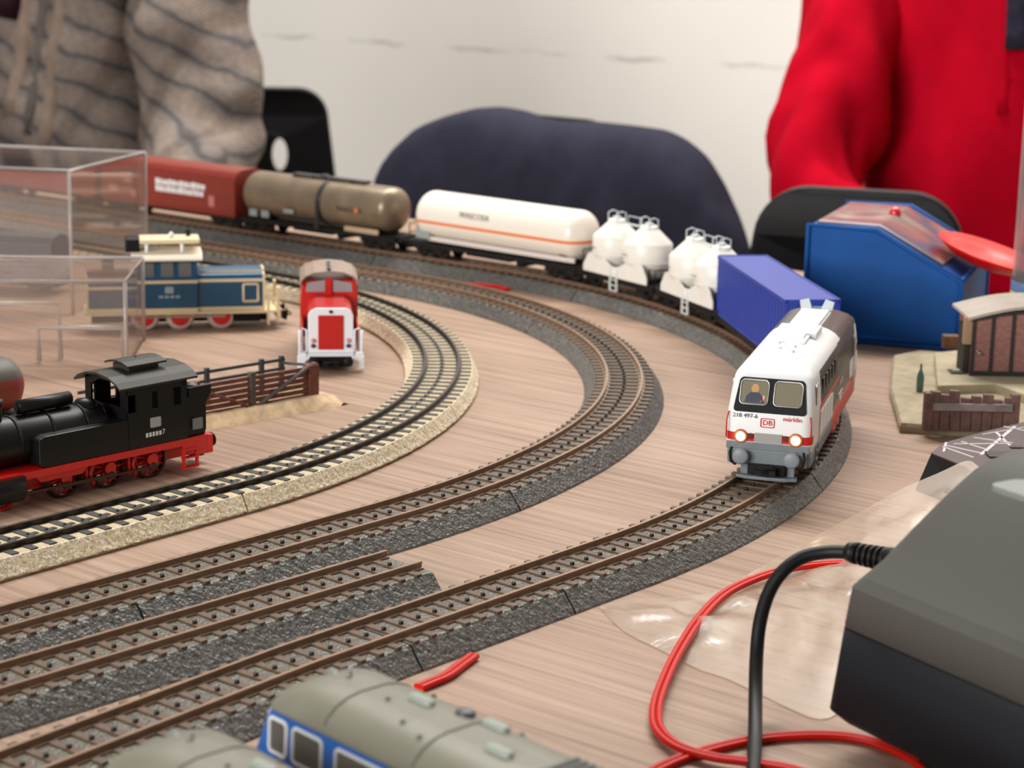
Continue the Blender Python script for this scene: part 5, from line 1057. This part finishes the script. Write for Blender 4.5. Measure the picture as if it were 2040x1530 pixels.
def cardigan():
    mt, nt, b = nodes_of('grey_knit'); N, Lk = nt.nodes, nt.links; b.inputs['Roughness'].default_value = .95; b.inputs['Specular IOR Level'].default_value = .08
    tc = N.new('ShaderNodeTexCoord'); nz = N.new('ShaderNodeTexNoise'); nz.inputs['Scale'].default_value = 9; nz.inputs['Detail'].default_value = 3; Lk.new(tc.outputs['Object'], nz.inputs['Vector'])
    mp = N.new('ShaderNodeMapping'); mp.inputs['Rotation'].default_value = (R(-8), R(-26), R(30)); Lk.new(tc.outputs['Object'], mp.inputs[0])
    w1 = N.new('ShaderNodeTexWave'); w1.wave_type = 'BANDS'; w1.bands_direction = 'Z'; w1.inputs['Scale'].default_value = 10; w1.inputs['Distortion'].default_value = 2.2; w1.inputs['Detail Scale'].default_value = 2; Lk.new(mp.outputs[0], w1.inputs['Vector'])
    r1 = N.new('ShaderNodeValToRGB'); e = r1.color_ramp.elements; e[0].position = .01; e[0].color = (*lin((88, 84, 82)), 1); e[1].position = .12; e[1].color = (*lin((122, 113, 108)), 1); k = e.new(.8); k.color = (*lin((136, 123, 113)), 1); Lk.new(w1.outputs['Fac'], r1.inputs[0])
    w2 = N.new('ShaderNodeTexWave'); w2.bands_direction = 'X'; w2.inputs['Scale'].default_value = 4.2; w2.inputs['Distortion'].default_value = 3; w2.inputs['Detail'].default_value = 1; Lk.new(mp.outputs[0], w2.inputs['Vector'])
    r2 = N.new('ShaderNodeValToRGB'); r2.color_ramp.elements[0].position = .04; r2.color_ramp.elements[0].color = (.7, .68, .66, 1); r2.color_ramp.elements[1].position = .22; r2.color_ramp.elements[1].color = (1, 1, 1, 1); Lk.new(w2.outputs['Fac'], r2.inputs[0])
    mx = N.new('ShaderNodeMix'); mx.data_type = 'RGBA'; mx.blend_type = 'MULTIPLY'; mx.inputs[0].default_value = .85; Lk.new(r1.outputs[0], mx.inputs[6]); Lk.new(r2.outputs[0], mx.inputs[7])
    n5 = N.new('ShaderNodeTexNoise'); n5.inputs['Scale'].default_value = 150; n5.inputs['Detail'].default_value = 2; Lk.new(mp.outputs[0], n5.inputs['Vector'])
    r5 = N.new('ShaderNodeValToRGB'); r5.color_ramp.elements[0].position = .35; r5.color_ramp.elements[0].color = (.74, .74, .74, 1); r5.color_ramp.elements[1].position = .65; r5.color_ramp.elements[1].color = (1.0, 1.0, 1.0, 1); Lk.new(n5.outputs['Fac'], r5.inputs[0])
    m5 = N.new('ShaderNodeMix'); m5.data_type = 'RGBA'; m5.blend_type = 'MULTIPLY'; m5.inputs[0].default_value = .8; Lk.new(mx.outputs[2], m5.inputs[6]); Lk.new(r5.outputs[0], m5.inputs[7])
    Lk.new(m5.outputs[2], b.inputs['Base Color'])
    kn = N.new('ShaderNodeTexWave'); kn.inputs['Scale'].default_value = 120; kn.inputs['Distortion'].default_value = 1.5; Lk.new(mp.outputs[0], kn.inputs['Vector'])
    bp = N.new('ShaderNodeBump'); bp.inputs['Strength'].default_value = .35; bp.inputs['Distance'].default_value = .0015; Lk.new(kn.outputs['Fac'], bp.inputs['Height']); Lk.new(bp.outputs[0], b.inputs['Normal']); return mt
def folds(o, amp, sc, sh=1.0):
    me = o.data; nrm = [v.normal.copy() for v in me.vertices]
    for v, n in zip(me.vertices, nrm):
        c = v.co; v.co = c + n * amp * .001 * (noise.noise(Vector((c.x * sc, c.y * sc, c.z * sc * sh))) + .5 * noise.noise(Vector((c.x * sc * 2.3, c.y * sc * 2.3, c.z * sc * 1.6 * sh))))
def seated(label, cen, face, elbows, hands, seat_z, mats, shoulders, neckz, chest_r=(150, 108), arm=1.0, fold=(26, 11, .35)):
    """cen = torso centre on the floor plan; local frame = world axes, root at the floor"""
    o = thing('person', label, 'person', (cen[0], cen[1], -TZ), 0); f = Vector((math.cos(face), math.sin(face), 0)); lt = Vector((-f.y, f.x, 0))
    z0 = seat_z + TZ; V = lambda a, c, z: tuple(f * a + lt * c + Vector((0, 0, z)))
    wl_ = lambda p: (p[0] - cen[0], p[1] - cen[1], p[2] + TZ)
    zs = neckz + TZ
    verts = [V(0, 0, z0 + 95), V(6, 0, z0 + 210), V(14, 0, z0 + 330), V(10, 0, zs - 90), V(2, 0, zs - 25), V(2, 0, zs + 20)]
    rad = [(chest_r[0] * .98, chest_r[1] * 1.1), (chest_r[0] * .96, chest_r[1] * 1.12), (chest_r[0], chest_r[1] * 1.02), (chest_r[0] * .86, chest_r[1] * .84), (84, 70), (62, 60)]
    edges = [(0, 1), (1, 2), (2, 3), (3, 4), (4, 5)]
    for s, eb, hd_ in zip((1, -1), elbows, hands):
        sh = Vector(V(-4, s * shoulders, zs - 75)); e = Vector(wl_(eb)); h = Vector(wl_(hd_)); k = len(verts)
        verts += [tuple(sh), tuple(sh.lerp(e, .5)), tuple(e), tuple(e.lerp(h, .5)), tuple(e.lerp(h, .93))]; rad += [74 * arm, 62 * arm, 54 * arm, 46 * arm, 40]
        edges += [(3, k), (k, k + 1), (k + 1, k + 2), (k + 2, k + 3), (k + 3, k + 4)]
    body = skin_mesh('top_garment', verts, edges, rad, 0, 3); body.parent = o; body.data.materials.clear(); body.data.materials.append(mats[0]); folds(body, *fold)
    # trousers: hips, thighs forward, shins down
    vt = [V(0, 0, z0 + 90)]; rt_ = [(148, 118)]; et = []
    for s in (1, -1):
        k = len(vt); vt += [V(60, s * 88, z0 + 72), V(230, s * 95, z0 + 74), V(410, s * 100, z0 + 70), V(430, s * 100, z0 - 170), V(420, s * 100, 110)]; rt_ += [86, 80, 66, 56, 46]; et += [(0, k), (k, k + 1), (k + 1, k + 2), (k + 2, k + 3), (k + 3, k + 4)]
    tr_ = skin_mesh('trousers', vt, et, rt_); tr_.parent = o; tr_.data.materials.clear(); tr_.data.materials.append(jean)
    for s in (1, -1):
        b = B(); b.loft([[tuple(Vector(V(455, s * 100, z)) + f * x + lt * y) for x, y in rr(a, 46 * q, 40, 5)] for z, a, q in ((2, 130, .95), (22, 132, 1.0), (60, 118, .95), (105, 62, .8))]); b.out('shoe', black, o)
    hv = [V(2, 0, zs), V(10, 0, zs + 75), V(24, 0, zs + 120), V(14, 0, zs + 185), V(6, 0, zs + 240)]
    hdm = skin_mesh('head', hv, [(0, 1), (1, 2), (2, 3), (3, 4)], [52, 56, (70, 82), (78, 94), (58, 66)], 2); hdm.parent = o; hdm.data.materials.clear(); hdm.data.materials.append(skinm)
    b = B(); hc = Vector(V(-4, 0, zs + 190)); g = []
    for j in range(9):
        t = math.pi * .56 * j / 8; g.append([tuple(hc + f * (102 * math.sin(t) * math.cos(p)) * (1 if math.cos(p) < 0 else .82) + lt * 86 * math.sin(t) * math.sin(p) + Vector((0, 0, 98 * math.cos(t)))) for p in [2 * math.pi * i / 20 for i in range(21)]])
    b.grid(g); b.out('hair', mat('hair_grey', (110, 100, 92), .8, var=.2, vscale=80), o)
    b = B(); nc = Vector(V(104, 0, zs + 165)); b.loft([[tuple(nc + lt * x * 14 * q + f * y * 18 * q + Vector((0, 0, z))) for x, y in ((-1, -1), (1, -1), (.6, .6), (-.6, .6))] for z, q in ((34, .4), (0, .9), (-10, 1), (-18, .6))]); b.out('nose', skinm, o)
    for s in (1, -1):
        b = B(); b.lathe([(.5, -9), (8, -6), (10, 0), (8, 6), (.5, 9)], tuple(Vector(V(94, s * 32, zs + 192))), 'z', 10); b.out('eye', mat('eye_dark', (60, 50, 44), .2), o)
        b = B(); b.lathe([(2, -26), (14, -14), (17, 6), (12, 24), (2, 30)], tuple(Vector(V(4, s * 86, zs + 178))), 'z', 10); b.out('ear', skinm, o)
    b = B(); mc = Vector(V(99, 0, zs + 130)); b.tube([tuple(mc + lt * x + f * (-abs(x) * .2)) for x in (-24, -12, 0, 12, 24)], 5, 6); b.out('mouth', mat('lips', (176, 110, 100), .5), o)
    # hands: palm with four fingers and a thumb
    for s, eb, hd_ in zip((1, -1), elbows, hands):
        e = Vector(wl_(eb)); h = Vector(wl_(hd_)); d = (h - e).normalized(); sd_ = Vector((-d.y, d.x, 0)).normalized(); dnv = Vector((0, 0, -1))
        hvv = [h - d * 12, h + d * 30, h + d * 62]; he = [(0, 1), (1, 2)]; hr = [(26, 20), (36, 15), (38, 13)]
        for q, (off, ln) in enumerate(((-27, 62), (-9, 72), (9, 68), (26, 54))):
            k = len(hvv); kp_ = h + d * 72 + sd_ * off; hvv += [kp_, kp_ + d * ln * .5 + dnv * 4, kp_ + d * ln * .8 + dnv * 14, kp_ + d * ln * .95 + dnv * 26]; hr += [9.5, 9, 8.4, 7.4]; he += [(2, k), (k, k + 1), (k + 1, k + 2), (k + 2, k + 3)]
        k = len(hvv); tb_ = h + d * 18 + sd_ * (s * -34); hvv += [tb_, tb_ + d * 26 + sd_ * (s * -14), tb_ + d * 48 + sd_ * (s * -12)]; hr += [13, 10.5, 9]; he += [(1, k), (k, k + 1), (k + 1, k + 2)]
        hm = skin_mesh('hand', [tuple(v) for v in hvv], he, hr, 1, 1); hm.parent = o; hm.data.materials.clear(); hm.data.materials.append(skinm)
    return o, V, zs
cen = PD(95, 200, 2330)
pl_, VL, zsL = seated('person in a grey and beige patterned knit cardigan sitting at the table', (cen.x, cen.y), fdir + R(16), [PD(410, 325, 2190), PD(-300, 320, 2050)], [PD(330, 470, 1990), PD(-60, 440, 2060)], -290, [cardigan()], 175, 330, (190, 128), 1.22, (15, 13, 1.2))
chair('black plastic chair occupied by the person in the grey cardigan', (cen.x + NV.x * 150, cen.y + NV.y * 150), fdir, 740)
cen = PD(1990, 200, 1990)
pr_, VR, zsR = seated('person in a bright red fleece jacket sitting behind the blue tin', (cen.x, cen.y), fdir + R(-4), [PD(2330, 390, 1880), PD(1612, 388, 1890)], [PD(2180, 620, 1720), PD(1800, 560, 1760)], -300, [mat('fleece_red', (172, 4, 30), .95, var=.08, vscale=30, bump=.3, bscale=300, spec=.05)], 150, 320, (168, 118), 1.0, (20, 17, .3))
chair('black plastic chair occupied by the person in red', (cen.x + NV.x * 160 + TV.x * 70, cen.y + NV.y * 160 + TV.y * 70), fdir, 740)

# shawl collar strips of the cardigan and the shirt behind the red jacket's open front, laid on the garment surface
from mathutils.bvhtree import BVHTree
def on_front(o, body, V, pts, lift):
    me = body.data; bv = BVHTree.FromPolygons([v.co[:] for v in me.vertices], [p.vertices[:] for p in me.polygons]); out = []
    for (c, z) in pts:
        a = Vector(V(600, c, z)) * .001; d = (Vector(V(-1, 0, 0)) - Vector(V(0, 0, 0))).normalized(); h = bv.ray_cast(a, d)
        if h[0] is not None: out.append(h[0] * 1000 - d * lift)
    return out
bL = [c for c in pl_.children if c.name.startswith('top_garment')][0]; bR = [c for c in pr_.children if c.name.startswith('top_garment')][0]
tan = mat('collar_tan', (130, 114, 102), .95, var=.15, vscale=60, spec=.05); dkk = mat('collar_dark', (92, 86, 82), .95, var=.2, vscale=60, spec=.05)
for (c0_, c1_, mm_, r_) in ((60, 26, tan, 13), (84, 48, dkk, 8), (104, 66, tan, 11), (-26, 6, tan, 13), (-50, -18, dkk, 8)):
    q = on_front(pl_, bL, VL, [(c0_ + (c1_ - c0_) * k / 16, zsL - 100 - 19 * k) for k in range(17)], 3 - r_); n = 1
    while n < len(q) and (q[n] - q[n - 1]).length < 90: n += 1
    if n > 3: b = B(); b.tube(q[:n], r_, 8); b.out('collar_strip', mm_, pl_)
q = on_front(pl_, bL, VL, [(38 - 2.2 * k, zsL - 60 - 16 * k) for k in range(10)], -2)
if len(q) > 3: b = B(); b.tube(q, 22, 8); b.out('shirt', mat('shirt_dark_wine', (40, 20, 26), .9, spec=.1), pl_)
for k_, (c0_, c1_, r_, mm_) in enumerate(((66, 74, 16, mat('shirt_plaid_dark', (44, 42, 56), .9, var=.3, vscale=90, spec=.1)), (42, 60, 7, bR.data.materials[0]))):
    q = on_front(pr_, bR, VR, [(c0_ + (c1_ - c0_) * k / 12, zsR - 70 - 15 * k) for k in range(9 if k_ == 0 else 13)], -2)
    if len(q) > 3: b = B(); b.tube(q, r_, 8); b.out('shirt' if k_ == 0 else 'front_edge', mm_, pr_)
